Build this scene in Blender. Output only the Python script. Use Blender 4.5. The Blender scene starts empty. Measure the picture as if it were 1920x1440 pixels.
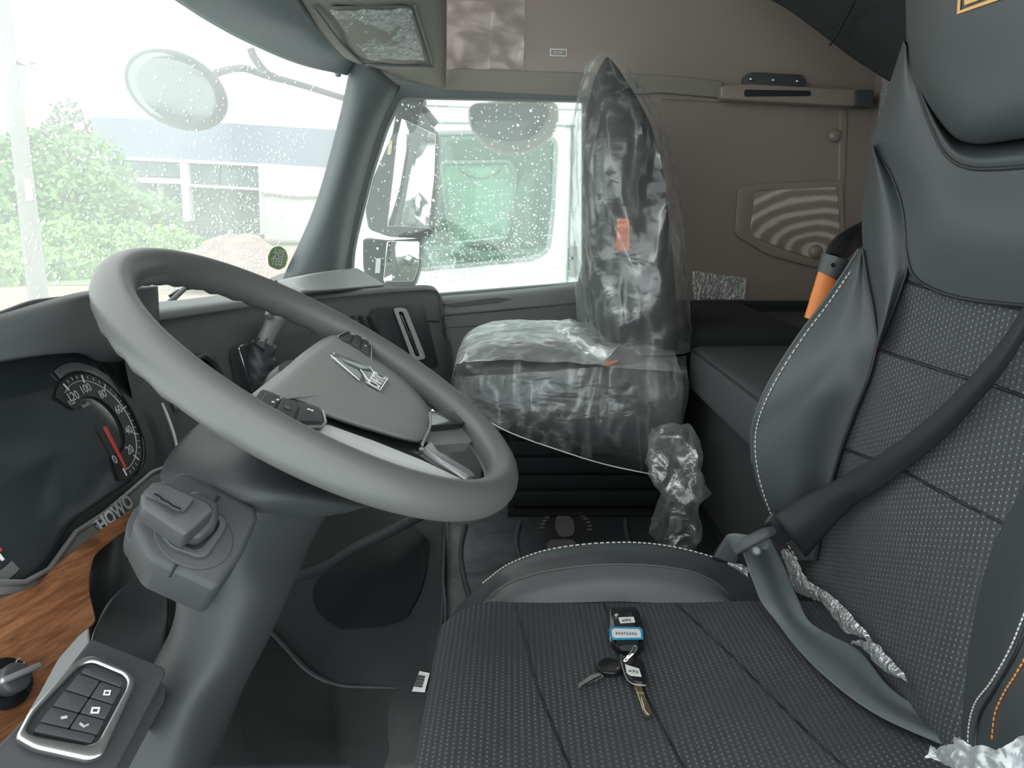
import bpy, bmesh, math, random
import numpy as np
from mathutils import Vector, Matrix, noise
from mathutils.bvhtree import BVHTree
random.seed(7); rng = np.random.default_rng(7)
S = bpy.context.scene
COL = S.collection

# ------------------------------------------------------------------ camera, sky, exposure
PITCH = math.radians(12.9); SP, CP = math.sin(PITCH), math.cos(PITCH); FPX = 1400.0
CAM = Vector((0, 0, 1.2))
cd = bpy.data.cameras.new('camera'); cam = bpy.data.objects.new('camera', cd); COL.objects.link(cam)
cam.location = CAM; cam.rotation_euler = (math.pi/2 - PITCH, 0, 0)
cd.sensor_width = 36; cd.lens = 36*FPX/1920; cd.clip_start = .02; cd.clip_end = 400
S.camera = cam
w = bpy.data.worlds.new('overcast_sky'); S.world = w; w.use_nodes = True
nt = w.node_tree; nt.nodes.clear()
tc = nt.nodes.new('ShaderNodeTexCoord'); sx = nt.nodes.new('ShaderNodeSeparateXYZ')
rmp = nt.nodes.new('ShaderNodeValToRGB'); bg = nt.nodes.new('ShaderNodeBackground'); wo = nt.nodes.new('ShaderNodeOutputWorld')
nt.links.new(tc.outputs['Generated'], sx.inputs[0]); nt.links.new(sx.outputs[2], rmp.inputs[0])
rmp.color_ramp.elements[0].position = 0.0; rmp.color_ramp.elements[0].color = (.86, .93, .92, 1)
rmp.color_ramp.elements[1].position = .6; rmp.color_ramp.elements[1].color = (1, 1, 1, 1)
nt.links.new(rmp.outputs[0], bg.inputs[0]); bg.inputs[1].default_value = 2.6
nt.links.new(bg.outputs[0], wo.inputs[0])
S.view_settings.view_transform = 'Standard'; S.view_settings.look = 'None'
S.view_settings.exposure = 0.0; S.view_settings.gamma = 1; S.view_settings.use_curve_mapping = False
try:
    S.cycles.max_bounces = 10; S.cycles.transparent_max_bounces = 24; S.cycles.sample_clamp_indirect = 6
except Exception: pass

# ------------------------------------------------------------------ helpers
def ray(px, py):
    dx = (px-960)/FPX; dy = (720-py)/FPX
    return Vector((dx, CP+dy*SP, -SP+dy*CP))
def PY(px, py, Y): d = ray(px, py); return CAM + d*(Y/d.y)
def PZ(px, py, Z): d = ray(px, py); return CAM + d*((Z-CAM.z)/d.z)
def PX(px, py, X): d = ray(px, py); return CAM + d*(X/d.x)
def PP(px, py, P, n):
    d = ray(px, py); n = Vector(n); return CAM + d*((Vector(P)-CAM).dot(n)/d.dot(n))
def bvh(o):
    m = o.data; return BVHTree.FromPolygons([v.co for v in m.vertices], [p.vertices[:] for p in m.polygons])
def on(tree, px, py, off=0.0):
    d = ray(px, py).normalized(); h, n, i, t = tree.ray_cast(CAM, d)
    if h is None:                      # just past the surface's edge: the point on the sight line nearest to it
        best = min(((tree.find_nearest(CAM+d*k)[3], k) for k in [.3+.01*i for i in range(290)]))
        return CAM+d*(best[1]-off)
    if n.dot(d) > 0: n = -n
    return h + n*off
def spl(P, n, closed=False):
    P = [Vector(p) for p in P]; k = len(P)
    if k < 3 and not closed: return [P[0].lerp(P[-1], i/(n-1)) for i in range(n)]
    out = []
    seg = k if closed else k-1
    cnt = n if closed else n-1
    for i in range(n):
        t = i*seg/cnt; j = min(int(t), seg-1); f = t-j
        g = (lambda q: P[q % k]) if closed else (lambda q: P[0]*2-P[1] if q < 0 else (P[-1]*2-P[-2] if q >= k else P[q]))
        a, b, c, d = g(j-1), g(j), g(j+1), g(j+2)
        out.append(.5*((2*b)+(c-a)*f+(2*a-5*b+4*c-d)*f*f+(3*b-a-3*c+d)*f**3))
    return out
def rp(poly, r, seg=4):
    """round the corners of a 2D/3D polygon"""
    out = []; k = len(poly); P = [Vector(p) for p in poly]
    for i in range(k):
        a, b, c = P[i-1], P[i], P[(i+1) % k]
        r1 = min(r, (a-b).length*.45, (c-b).length*.45)
        p = b+(a-b).normalized()*r1; q = b+(c-b).normalized()*r1
        for s in range(seg+1):
            t = s/seg; out.append((1-t)**2*p + 2*t*(1-t)*b + t*t*q)
    return out
def link(o, parent=None):
    COL.objects.link(o)
    if parent is not None:
        o.parent = parent; o.matrix_parent_inverse = Matrix.Translation(parent.location).inverted() if parent.type == 'EMPTY' else Matrix()
    return o
def mk(name, V, F, mat, parent=None, smooth=True, bevel=0, sub=0, solid=0, auto=None):
    m = bpy.data.meshes.new(name); m.from_pydata([tuple(v) for v in V], [], F)
    bm = bmesh.new(); bm.from_mesh(m)
    bmesh.ops.remove_doubles(bm, verts=bm.verts, dist=1e-6)
    bmesh.ops.recalc_face_normals(bm, faces=bm.faces)
    if bevel: bmesh.ops.bevel(bm, geom=[e for e in bm.edges if e.is_manifold and e.calc_face_angle(0) > .5], offset=bevel, segments=3, profile=.5, affect='EDGES', clamp_overlap=True)
    bm.to_mesh(m); bm.free()
    if mat: m.materials.append(mat)
    o = bpy.data.objects.new(name, m)
    for p in m.polygons: p.use_smooth = smooth
    link(o, parent)
    if smooth and (bevel or auto):
        m.set_sharp_from_angle(angle=math.radians(auto or 40))
    if solid: md = o.modifiers.new('solid', 'SOLIDIFY'); md.thickness = solid; md.offset = 0
    if sub: md = o.modifiers.new('sub', 'SUBSURF'); md.levels = sub; md.render_levels = sub
    return o
def loft(name, rows, mat, parent=None, nu=24, nv=24, cu=False, caps=False, solid=0, fn=None, lin=False, auto=None):
    R = [spl(r, nu, cu) for r in rows]
    C = [spl([r[i] for r in R], nv) for i in range(nu)] if not lin else [[r[i] for r in R] for i in range(nu)]
    nv = len(C[0])
    V = [C[i][j] for j in range(nv) for i in range(nu)]
    if fn: V = [fn(Vector(v)) for v in V]
    F = []
    for j in range(nv-1):
        for i in range(nu if cu else nu-1):
            i2 = (i+1) % nu; F.append((j*nu+i, j*nu+i2, (j+1)*nu+i2, (j+1)*nu+i))
    if caps: F.append(tuple(range(nu))[::-1]); F.append(tuple((nv-1)*nu+i for i in range(nu)))
    return mk(name, V, F, mat, parent, True, solid=solid, auto=auto or (50 if caps else None))
def srings(name, secs, mat, parent=None, e=.35, nu=40, nv=30, fn=None, ax=('x', 'y')):
    """closed superellipse rings; secs: (centre, half a, half b) ; ring axes given by ax"""
    D = {'x': Vector((1, 0, 0)), 'y': Vector((0, 1, 0)), 'z': Vector((0, 0, 1))}
    A = D[ax[0]] if isinstance(ax[0], str) else ax[0]; B = D[ax[1]] if isinstance(ax[1], str) else ax[1]
    rows = []
    for c, a, b in secs:
        r = []
        for i in range(nu):
            t = 2*math.pi*i/nu; cs, sn = math.cos(t), math.sin(t)
            r.append(Vector(c)+A*(a*math.copysign(abs(cs)**e, cs))+B*(b*math.copysign(abs(sn)**e, sn)))
        rows.append(r)
    R = [[r[i] for r in rows] for i in range(nu)]
    C = [spl(r, nv) for r in R]
    V = [C[i][j] for j in range(nv) for i in range(nu)]
    if fn: V = [fn(Vector(v)) for v in V]
    F = [(j*nu+i, j*nu+(i+1) % nu, (j+1)*nu+(i+1) % nu, (j+1)*nu+i) for j in range(nv-1) for i in range(nu)]
    F.append(tuple(range(nu))[::-1]); F.append(tuple((nv-1)*nu+i for i in range(nu)))
    return mk(name, V, F, mat, parent, True, auto=60)
def prism(name, P, vec, mat, parent=None, bevel=0, smooth=True):
    n = len(P); vec = Vector(vec)
    V = [Vector(p) for p in P]+[Vector(p)+vec for p in P]
    F = [tuple(range(n)), tuple(range(2*n-1, n-1, -1))]+[(i, (i+1) % n, n+(i+1) % n, n+i) for i in range(n)]
    return mk(name, V, F, mat, parent, smooth, bevel=bevel, auto=35)
def frame(name, Pout, Pin, vec, mat, parent=None, bevel=0):
    n = len(Pout); vec = Vector(vec)
    V = [Vector(p) for p in Pout]+[Vector(p) for p in Pin]+[Vector(p)+vec for p in Pout]+[Vector(p)+vec for p in Pin]
    F = []
    for i in range(n):
        j = (i+1) % n
        F += [(i, j, n+j, n+i), (2*n+i, 3*n+i, 3*n+j, 2*n+j), (i, 2*n+i, 2*n+j, j), (n+i, n+j, 3*n+j, 3*n+i)]
    return mk(name, V, F, mat, parent, True, bevel=bevel, auto=35)
def box(name, c, s, mat, parent=None, bevel=0, rot=None):
    M = rot if rot is not None else Matrix.Identity(3)
    V = [Vector(c)+M @ Vector((x*s[0]/2, y*s[1]/2, z*s[2]/2)) for x in (-1, 1) for y in (-1, 1) for z in (-1, 1)]
    F = [(0, 1, 3, 2), (4, 6, 7, 5), (0, 4, 5, 1), (2, 3, 7, 6), (0, 2, 6, 4), (1, 5, 7, 3)]
    return mk(name, V, F, mat, parent, bool(bevel), bevel=bevel)
def tubegeo(P, r, closed=False, ns=12, flat=None):
    P = [Vector(p) for p in P]; n = len(P); V = []; F = []; up = None
    for i in range(n):
        a = P[i-1] if (i or closed) else P[i]; b = P[(i+1) % n] if (i < n-1 or closed) else P[i]
        t = (b-a).normalized()
        if up is None: up = t.orthogonal().normalized() if flat is None else Vector(flat)
        up = (up-t*up.dot(t)).normalized() if flat is None else (Vector(flat)-t*Vector(flat).dot(t)).normalized()
        s = t.cross(up); rr = r[i] if isinstance(r, (list, tuple)) else r
        ra, rb = rr if isinstance(rr, (list, tuple)) else (rr, rr)
        for k in range(ns):
            q = 2*math.pi*k/ns; V.append(P[i]+s*(ra*math.cos(q))+up*(rb*math.sin(q)))
    for i in range(n if closed else n-1):
        j = (i+1) % n
        for k in range(ns): F.append((i*ns+k, i*ns+(k+1) % ns, j*ns+(k+1) % ns, j*ns+k))
    if not closed: F.append(tuple(range(ns))[::-1]); F.append(tuple((n-1)*ns+k for k in range(ns)))
    return V, F
def tube(name, P, r, mat, parent=None, closed=False, ns=12, n=None, flat=None):
    if n: P = spl(P, n, closed)
    if n and isinstance(r, (list, tuple)) and not closed:
        rr = [r[min(int(i*(len(r)-1)/(n-1)), len(r)-1)] for i in range(n)]
        rs = []
        for i in range(n):
            t = i*(len(r)-1)/(n-1); j = min(int(t), len(r)-2); f = t-j
            a, b = r[j], r[j+1]
            rs.append(tuple(x*(1-f)+y*f for x, y in zip(a, b)) if isinstance(a, tuple) else a*(1-f)+b*f)
        r = rs
    V, F = tubegeo(P, r, closed, ns, flat)
    return mk(name, V, F, mat, parent, True, auto=60)
def stitches(name, P, mat, parent, pitch=.0075, r=.0011):
    P = [Vector(p) for p in P if p is not None]; L = 0; seg = []
    n = max(40, len(P)*12); Q = spl(P, n); tot = sum((Q[i+1]-Q[i]).length for i in range(n-1)); k = int(tot/pitch)
    Q = spl(P, k*3+1); V = []; F = []
    for i in range(k):
        v, f = tubegeo([Q[3*i], Q[3*i+1], Q[3*i+2]], r, ns=5); o = len(V); V += v; F += [tuple(a+o for a in g) for g in f]
    return mk(name, V, F, mat, parent)
def thing(name, label, cat, loc, group=None):
    o = bpy.data.objects.new(name, None); COL.objects.link(o); o.location = loc; o.empty_display_size = .05
    o['label'] = label; o['category'] = cat
    if group: o['group'] = group
    bpy.context.view_layer.update()
    return o
def tag(o, label, cat, group=None, kind=None):
    o['label'] = label; o['category'] = cat
    if group: o['group'] = group
    if kind: o['kind'] = kind
    return o
def struct(o): o['kind'] = 'structure'; return o
def text(name, s, org, right, up, h, mat, parent=None, ext=.0004, sx=1.0, offs=0):
    c = bpy.data.curves.new(name, 'FONT'); c.body = s; c.size = h; c.align_x = 'CENTER'; c.align_y = 'CENTER'; c.extrude = ext; c.offset = offs
    t = bpy.data.objects.new(name+'_t', c); COL.objects.link(t)
    bpy.context.view_layer.update()
    m = bpy.data.meshes.new_from_object(t.evaluated_get(bpy.context.evaluated_depsgraph_get()))
    bpy.data.objects.remove(t)
    r = Vector(right).normalized(); n = r.cross(Vector(up)).normalized(); u = n.cross(r)
    M = Matrix((r*sx, u, n)).transposed().to_4x4(); M.translation = Vector(org)
    m.transform(M); m.materials.clear(); m.materials.append(mat); m.name = name
    o = bpy.data.objects.new(name, m); link(o, parent); return o
def crumple(amp, sc, seed=0):
    def f(v):
        q = v*sc+Vector((seed*7.3, seed*3.1, seed))
        a = noise.noise_vector(q)*amp; b = noise.noise(q*2.3)
        return v+a+Vector((1, 1, 1))*(abs(b)*-.4*amp)
    return f

# ------------------------------------------------------------------ materials
def nm(name):
    m = bpy.data.materials.new(name); m.use_nodes = True; m.node_tree.nodes.clear(); return m, m.node_tree
def out(t, s): o = t.nodes.new('ShaderNodeOutputMaterial'); t.links.new(s, o.inputs[0])
def MA(t, op, a, b=None, c=None):
    n = t.nodes.new('ShaderNodeMath'); n.operation = op
    for i, x in enumerate((a, b, c)):
        if x is None: continue
        if isinstance(x, (int, float)): n.inputs[i].default_value = x
        else: t.links.new(x, n.inputs[i])
    return n.outputs[0]
def mixc(t, f, a, b):
    n = t.nodes.new('ShaderNodeMix'); n.data_type = 'RGBA'
    for i, x in ((0, f), (6, a), (7, b)):
        if isinstance(x, (int, float)): n.inputs[i].default_value = x
        elif isinstance(x, tuple): n.inputs[i].default_value = (*x, 1)
        else: t.links.new(x, n.inputs[i])
    return n.outputs[2]
def nz(t, scale, detail=3, sc=(1, 1, 1), rough=.5, dist=0):
    tc = t.nodes.new('ShaderNodeTexCoord'); mp = t.nodes.new('ShaderNodeMapping'); mp.inputs[3].default_value = sc
    n = t.nodes.new('ShaderNodeTexNoise'); n.inputs['Scale'].default_value = scale; n.inputs['Detail'].default_value = detail
    n.inputs['Roughness'].default_value = rough; n.inputs['Distortion'].default_value = dist
    t.links.new(tc.outputs['Object'], mp.inputs[0]); t.links.new(mp.outputs[0], n.inputs['Vector']); return n.outputs[0]
def ramp(t, v, stops):
    r = t.nodes.new('ShaderNodeValToRGB'); t.links.new(v, r.inputs[0]); e = r.color_ramp.elements
    while len(e) < len(stops): e.new(.5)
    for i, (p, c) in enumerate(stops): e[i].position = p; e[i].color = (*c, 1) if isinstance(c, tuple) else (c, c, c, 1)
    return r.outputs[0]
def bump(t, h, s, d=.002):
    b = t.nodes.new('ShaderNodeBump'); b.inputs['Strength'].default_value = s; b.inputs['Distance'].default_value = d
    t.links.new(h, b.inputs['Height']); return b.outputs[0]
def P(name, col, rough=.5, metal=0, bs=0, bstr=.2, var=0, vs=8, coat=0, spec=.5):
    m, t = nm(name); b = t.nodes.new('ShaderNodeBsdfPrincipled')
    b.inputs['Roughness'].default_value = rough; b.inputs['Metallic'].default_value = metal
    b.inputs['Coat Weight'].default_value = coat; b.inputs['Coat Roughness'].default_value = .08
    b.inputs['Specular IOR Level'].default_value = spec
    if var:
        n = nz(t, vs, 4); t.links.new(mixc(t, n, tuple(c*(1-var) for c in col), tuple(c*(1+var) for c in col)), b.inputs['Base Color'])
    else: b.inputs['Base Color'].default_value = (*col, 1)
    if bs: t.links.new(bump(t, nz(t, bs, 3), bstr, .001), b.inputs['Normal'])
    out(t, b.outputs[0]); return m
def film(name, base=.10, streak=.5, scale=14, col=(.92, .95, .95), rough=.16, sc=(1, 1, .4), bstr=.45, lo=.45):
    m, t = nm(name)
    n1 = nz(t, scale, 2.5, sc, .5, .8); n2 = nz(t, scale*2.7, 2, (sc[2], 1, sc[0]), .6, .6)
    rid = MA(t, 'SUBTRACT', 1, MA(t, 'MULTIPLY', MA(t, 'ABSOLUTE', MA(t, 'SUBTRACT', n1, .5)), 9))
    rid = MA(t, 'MAXIMUM', rid, 0); rid = MA(t, 'POWER', rid, 3)
    big = ramp(t, nz(t, scale*.35, 2), [(lo, 0.0), (.72, 1.0)])
    fac = MA(t, 'ADD', MA(t, 'MULTIPLY', rid, streak*.8), MA(t, 'MULTIPLY', big, streak*.45))
    fac = MA(t, 'MINIMUM', MA(t, 'ADD', fac, base), .9)
    bn = bump(t, MA(t, 'ADD', n1, MA(t, 'MULTIPLY', n2, .5)), bstr, .02)
    tr = t.nodes.new('ShaderNodeBsdfTransparent'); tr.inputs[0].default_value = (.97, .98, .98, 1)
    gl = t.nodes.new('ShaderNodeBsdfGlossy'); gl.inputs['Roughness'].default_value = rough; gl.inputs[0].default_value = (*col, 1); t.links.new(bn, gl.inputs['Normal'])
    df = t.nodes.new('ShaderNodeBsdfDiffuse'); df.inputs[0].default_value = (*col, 1); t.links.new(bn, df.inputs['Normal'])
    tl = t.nodes.new('ShaderNodeBsdfTranslucent'); tl.inputs[0].default_value = (*col, 1)
    m1 = t.nodes.new('ShaderNodeMixShader'); m1.inputs[0].default_value = .5; t.links.new(df.outputs[0], m1.inputs[1]); t.links.new(tl.outputs[0], m1.inputs[2])
    m2 = t.nodes.new('ShaderNodeMixShader'); m2.inputs[0].default_value = .5; t.links.new(m1.outputs[0], m2.inputs[1]); t.links.new(gl.outputs[0], m2.inputs[2])
    m3 = t.nodes.new('ShaderNodeMixShader'); t.links.new(fac, m3.inputs[0]); t.links.new(tr.outputs[0], m3.inputs[1]); t.links.new(m2.outputs[0], m3.inputs[2])
    out(t, m3.outputs[0]); return m
def glassm(name, veil=.2, col=(.9, .95, .93), tint=(.95, .98, .97), gl=.05):  # translucent veil imitates the glare that washes out the view
    m, t = nm(name)
    tr = t.nodes.new('ShaderNodeBsdfTransparent'); tr.inputs[0].default_value = (*tint, 1)
    tl = t.nodes.new('ShaderNodeBsdfTranslucent'); tl.inputs[0].default_value = (*col, 1)
    g = t.nodes.new('ShaderNodeBsdfGlossy'); g.inputs['Roughness'].default_value = .03
    a = t.nodes.new('ShaderNodeMixShader')
    n = nz(t, 3.0, 3); t.links.new(MA(t, 'MULTIPLY', MA(t, 'ADD', MA(t, 'MULTIPLY', n, .5), .75), veil), a.inputs[0])
    t.links.new(tr.outputs[0], a.inputs[1]); t.links.new(tl.outputs[0], a.inputs[2])
    b = t.nodes.new('ShaderNodeMixShader'); b.inputs[0].default_value = gl; t.links.new(a.outputs[0], b.inputs[1]); t.links.new(g.outputs[0], b.inputs[2])
    out(t, b.outputs[0]); return m
def fabric(name, ax, base=(.055, .060, .066), dot=(.23, .24, .24), pu=.0075, pv=.0068, dr=.115, vert=True):
    """ribbed upholstery cloth with small pale woven dots, in the plane of object axes ax"""
    m, t = nm(name); tc = t.nodes.new('ShaderNodeTexCoord'); s = t.nodes.new('ShaderNodeSeparateXYZ'); t.links.new(tc.outputs['Object'], s.inputs[0])
    u = MA(t, 'MULTIPLY', s.outputs[ax[0]], 1/pu); v = MA(t, 'MULTIPLY', s.outputs[ax[1]], 1/pv)
    par = MA(t, 'MULTIPLY', MA(t, 'MODULO', MA(t, 'ABSOLUTE', MA(t, 'FLOOR', u)), 2), .5)
    fu = MA(t, 'SUBTRACT', MA(t, 'FRACT', u), .5); fv = MA(t, 'SUBTRACT', MA(t, 'FRACT', MA(t, 'ADD', v, par)), .5)
    d = MA(t, 'SQRT', MA(t, 'ADD', MA(t, 'MULTIPLY', fu, fu), MA(t, 'MULTIPLY', MA(t, 'MULTIPLY', fv, fv), .55)))
    msk = MA(t, 'LESS_THAN', d, dr)
    fade = ramp(t, nz(t, 6, 2), [(.38, .25), (.6, 1.0)]); msk = MA(t, 'MULTIPLY', msk, fade)
    rib = MA(t, 'LESS_THAN', MA(t, 'ABSOLUTE', fu), .07) if False else MA(t, 'GREATER_THAN', MA(t, 'ABSOLUTE', fu), .43)
    d1 = MA(t, 'LESS_THAN', MA(t, 'ABSOLUTE', MA(t, 'SUBTRACT', MA(t, 'FRACT', MA(t, 'ADD', u, v)), .5)), .08)
    d2 = MA(t, 'LESS_THAN', MA(t, 'ABSOLUTE', MA(t, 'SUBTRACT', MA(t, 'FRACT', MA(t, 'SUBTRACT', u, v)), .5)), .08)
    line = MA(t, 'MAXIMUM', rib, MA(t, 'MULTIPLY', MA(t, 'MAXIMUM', d1, d2), .6))
    c = mixc(t, nz(t, 60, 2), tuple(x*.85 for x in base), tuple(x*1.2 for x in base))
    c = mixc(t, MA(t, 'MULTIPLY', line, .6), c, tuple(x*.3 for x in base)); c = mixc(t, msk, c, dot)
    b = t.nodes.new('ShaderNodeBsdfPrincipled'); b.inputs['Roughness'].default_value = .8; b.inputs['Specular IOR Level'].default_value = .3
    t.links.new(c, b.inputs['Base Color']); t.links.new(bump(t, MA(t, 'SUBTRACT', 1, line), .5, .001), b.inputs['Normal'])
    out(t, b.outputs[0]); return m
def woodm():
    m, t = nm('walnut_veneer'); n = nz(t, 30, 5, (1, .35, 3.2), .6, 1.5); tcw = nz(t, 90, 3, (1, .12, 4), .6, .4)
    c = ramp(t, n, [(.3, (.10, .042, .018)), (.5, (.24, .105, .05)), (.7, (.34, .16, .08))])
    c = mixc(t, ramp(t, tcw, [(.45, 0.0), (.62, .55)]), c, (.12, .05, .022))
    b = t.nodes.new('ShaderNodeBsdfPrincipled'); b.inputs['Roughness'].default_value = .32; t.links.new(c, b.inputs['Base Color']); out(t, b.outputs[0]); return m
def reflectionm():  # rings paint the reflection of the curtain in the plastic
    m, t = nm('painted_reflection_rings'); tc = t.nodes.new('ShaderNodeTexCoord'); mp = t.nodes.new('ShaderNodeMapping'); mp.inputs[1].default_value = (-.963, 0, -1.734); mp.inputs[3].default_value = (1, 1, 1.6)
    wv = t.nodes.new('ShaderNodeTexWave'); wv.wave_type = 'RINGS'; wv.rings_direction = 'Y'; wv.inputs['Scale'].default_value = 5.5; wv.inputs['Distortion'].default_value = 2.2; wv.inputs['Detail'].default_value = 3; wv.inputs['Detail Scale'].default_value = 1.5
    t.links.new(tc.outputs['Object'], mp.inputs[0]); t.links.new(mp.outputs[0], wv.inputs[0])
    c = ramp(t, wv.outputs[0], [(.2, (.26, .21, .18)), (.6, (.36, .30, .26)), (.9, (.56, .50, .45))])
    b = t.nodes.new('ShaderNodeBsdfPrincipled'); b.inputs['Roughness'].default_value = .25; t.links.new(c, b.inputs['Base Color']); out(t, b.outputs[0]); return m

M = {}
M['rim'] = P('grey_leather_rim', (.105, .11, .107), .42, bs=420, bstr=.12)
M['hub'] = P('grey_soft_plastic', (.19, .20, .195), .5, bs=900, bstr=.08)
M['dash'] = P('dash_grey_plastic', (.135, .145, .148), .55, bs=700, bstr=.15)
M['dashd'] = P('dark_grey_plastic', (.048, .053, .058), .5, bs=700, bstr=.15)
M['column'] = P('column_grey_plastic', (.044, .049, .052), .55, bs=700, bstr=.2)
M['knob'] = P('charcoal_plastic', (.05, .054, .06), .4)
M['black'] = P('black_plastic', (.012, .013, .015), .4)
M['rubber'] = P('black_rubber', (.005, .006, .007), .8, spec=.15)
M['gloss'] = P('gloss_black_plastic', (.012, .013, .015), .12)
M['screen'] = P('dark_display_glass', (.045, .056, .062), .12, coat=.3)
M['dial'] = P('dial_black', (.008, .01, .012), .3)
M['silver'] = P('satin_silver', (.55, .56, .57), .28, 1, bs=0)
M['inlay'] = P('brushed_inlay', (.62, .63, .64), .32, .35)
M['silverp'] = P('silver_paint', (.36, .37, .38), .35, .6)
M['chrome'] = P('chrome', (.85, .86, .87), .12, 1)
M['steel'] = P('key_steel', (.72, .72, .68), .2, 1)
M['brass'] = P('key_brass', (.72, .62, .38), .22, 1)
M['white'] = P('white_print', (.75, .77, .77), .6)
M['grey_print'] = P('grey_print', (.4, .42, .42), .6)
M['red'] = P('red_needle', (.75, .06, .05), .5)
M['blue'] = P('blue_label_border', (.02, .28, .48), .5)
M['label'] = P('white_label', (.72, .73, .74), .6)
M['ink'] = P('ink', (.03, .03, .035), .6)
M['leather'] = P('charcoal_leather', (.047, .054, .057), .42, bs=260, bstr=.12, spec=.45)
M['leatherl'] = P('grey_leather', (.075, .083, .086), .45, bs=330, bstr=.16)
M['fab_c'] = fabric('dotted_cushion_cloth', (0, 1))
M['fab_b'] = fabric('dotted_backrest_cloth', (1, 2), pu=.0078, pv=.0068)
M['stitch'] = P('pale_thread', (.55, .56, .55), .7)
M['ostitch'] = P('orange_thread', (.55, .22, .06), .7)
M['orange'] = P('orange_print', (.62, .36, .13), .6)
M['belt'] = P('grey_webbing', (.095, .115, .122), .55, bs=800, bstr=.4)
M['beltd'] = P('black_webbing', (.012, .013, .015), .7, bs=800, bstr=.4)
M['brown'] = P('brown_trim_panel', (.26, .215, .19), .33, bs=3, bstr=.1, coat=.25)
M['beige'] = P('beige_headliner', (.27, .265, .24), .7, bs=300, bstr=.1)
M['shade'] = P('blue_grey_shade', (.17, .21, .225), .6)
M['pillar'] = P('pillar_grey_plastic', (.13, .15, .155), .6, bs=600, bstr=.12)
M['door'] = P('door_grey_plastic', (.16, .17, .165), .6, bs=600, bstr=.12)
M['doord'] = P('door_dark_trim', (.05, .055, .058), .5)
M['seatb'] = P('black_seat_fabric', (.018, .02, .022), .7, bs=300, bstr=.2)
M['carpet'] = P('grey_carpet', (.02, .022, .024), .95, bs=500, bstr=.9, var=.25, vs=200)
M['carpetd'] = P('black_carpet', (.0075, .0085, .0095), .95, bs=700, bstr=.9)
M['mattress'] = P('charcoal_mattress_cloth', (.042, .047, .05), .8, bs=60, bstr=.12)
M['curtain'] = P('black_curtain_cloth', (.011, .013, .014), .9, bs=90, bstr=.3)
M['film'] = film('clear_plastic_cover', base=.10, streak=.30, scale=9, rough=.28)
M['film2'] = film('milky_plastic_cover', base=.38, streak=.34, scale=10, rough=.28)
M['film3'] = film('wall_film', base=.03, streak=.28, scale=22, lo=.55, rough=.2)
M['filmw'] = film('white_torn_film', base=.58, streak=.5, scale=60, bstr=.8)
M['oran2'] = P('orange_plastic', (.72, .22, .05), .45)
M['orangel'] = P('orange_label_plastic', (.62, .17, .07), .5)
M['wood'] = woodm(); M['rings'] = reflectionm()
M['wind'] = glassm('wet_glare_windshield_glass', .29, (.88, .95, .92), (.93, .97, .95))  # wet glass with whitening glare mixed in as a strong veil
M['side'] = glassm('wet_glare_side_glass', .045, (.9, .95, .93), (.93, .98, .96))
_m, _t = nm('water_drop'); _a = _t.nodes.new('ShaderNodeBsdfTranslucent'); _a.inputs[0].default_value = (.9, .96, .95, 1); _g = _t.nodes.new('ShaderNodeBsdfGlossy'); _g.inputs['Roughness'].default_value = .1
_x = _t.nodes.new('ShaderNodeMixShader'); _x.inputs[0].default_value = .25; _t.links.new(_a.outputs[0], _x.inputs[1]); _t.links.new(_g.outputs[0], _x.inputs[2]); out(_t, _x.outputs[0]); M['drop'] = _m
M['mirror'] = P('mirror_glass', (.9, .88, .86), .06, 1)
M['truckw'] = P('white_truck_paint', (.82, .83, .83), .3)
M['mirhous'] = P('mirror_housing_grey', (.04, .048, .056), .5)
M['leaf'] = P('bush_leaves', (.13, .27, .075), .7, var=.5, vs=1.5)
M['leafl'] = P('light_bush_leaves', (.24, .42, .13), .7, var=.4, vs=1.5)
M['bark'] = P('tree_bark', (.10, .09, .08), .9)
M['grass'] = P('roadside_grass', (.19, .29, .10), .9, var=.5, vs=.6)
M['dirt'] = P('bare_dirt', (.33, .26, .19), .95, var=.35, vs=2, bs=5, bstr=.5)
M['concrete'] = P('pale_concrete', (.29, .30, .285), .85, var=.12, vs=3)
M['roofb'] = P('grey_blue_cladding', (.22, .255, .33), .6)
M['wallw'] = P('white_render', (.62, .60, .62), .8)
M['bglass'] = P('building_glass', (.10, .15, .15), .25)

# ================================================================== SETTING: ground and cab shell
GZ = -1.35
g = struct(mk('ground', [(-150, 3, GZ), (60, 3, GZ), (60, 160, GZ), (-150, 160, GZ)], [(0, 1, 2, 3)], M['dirt'], smooth=False))
gr = mk('roadside_grass', [(-90, 27, GZ+.02), (-9, 27, GZ+.02), (-13, 62, GZ+.02), (-110, 62, GZ+.02)], [(0, 1, 2, 3)], M['grass'], smooth=False)
tag(gr, 'strip of green roadside grass beyond the utility pole', 'grass', kind='stuff')

# ceiling, rear wall, upper bunk underside, driver side rear wall
struct(box('ceiling', (.33, 1.3, 2.12), (1.7, 2.3, .05), M['beige']))
struct(box('wall_rear', (1.13, 1.35, 1.2), (.05, 2.2, 1.85), M['brown']))
struct(box('wall_left', (.92, .22, 1.2), (.5, .05, 1.8), M['brown']))
# passenger side wall with brown covered trim
YW = 2.42
wr = prism('wall_right', [PY(*p, YW) for p in [(812, -330), (1740, -330), (1660, 300), (1640, 620), (1092, 620), (1092, 183), (812, 172)]], (0, .04, 0), M['brown'], smooth=False)
struct(wr)
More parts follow.
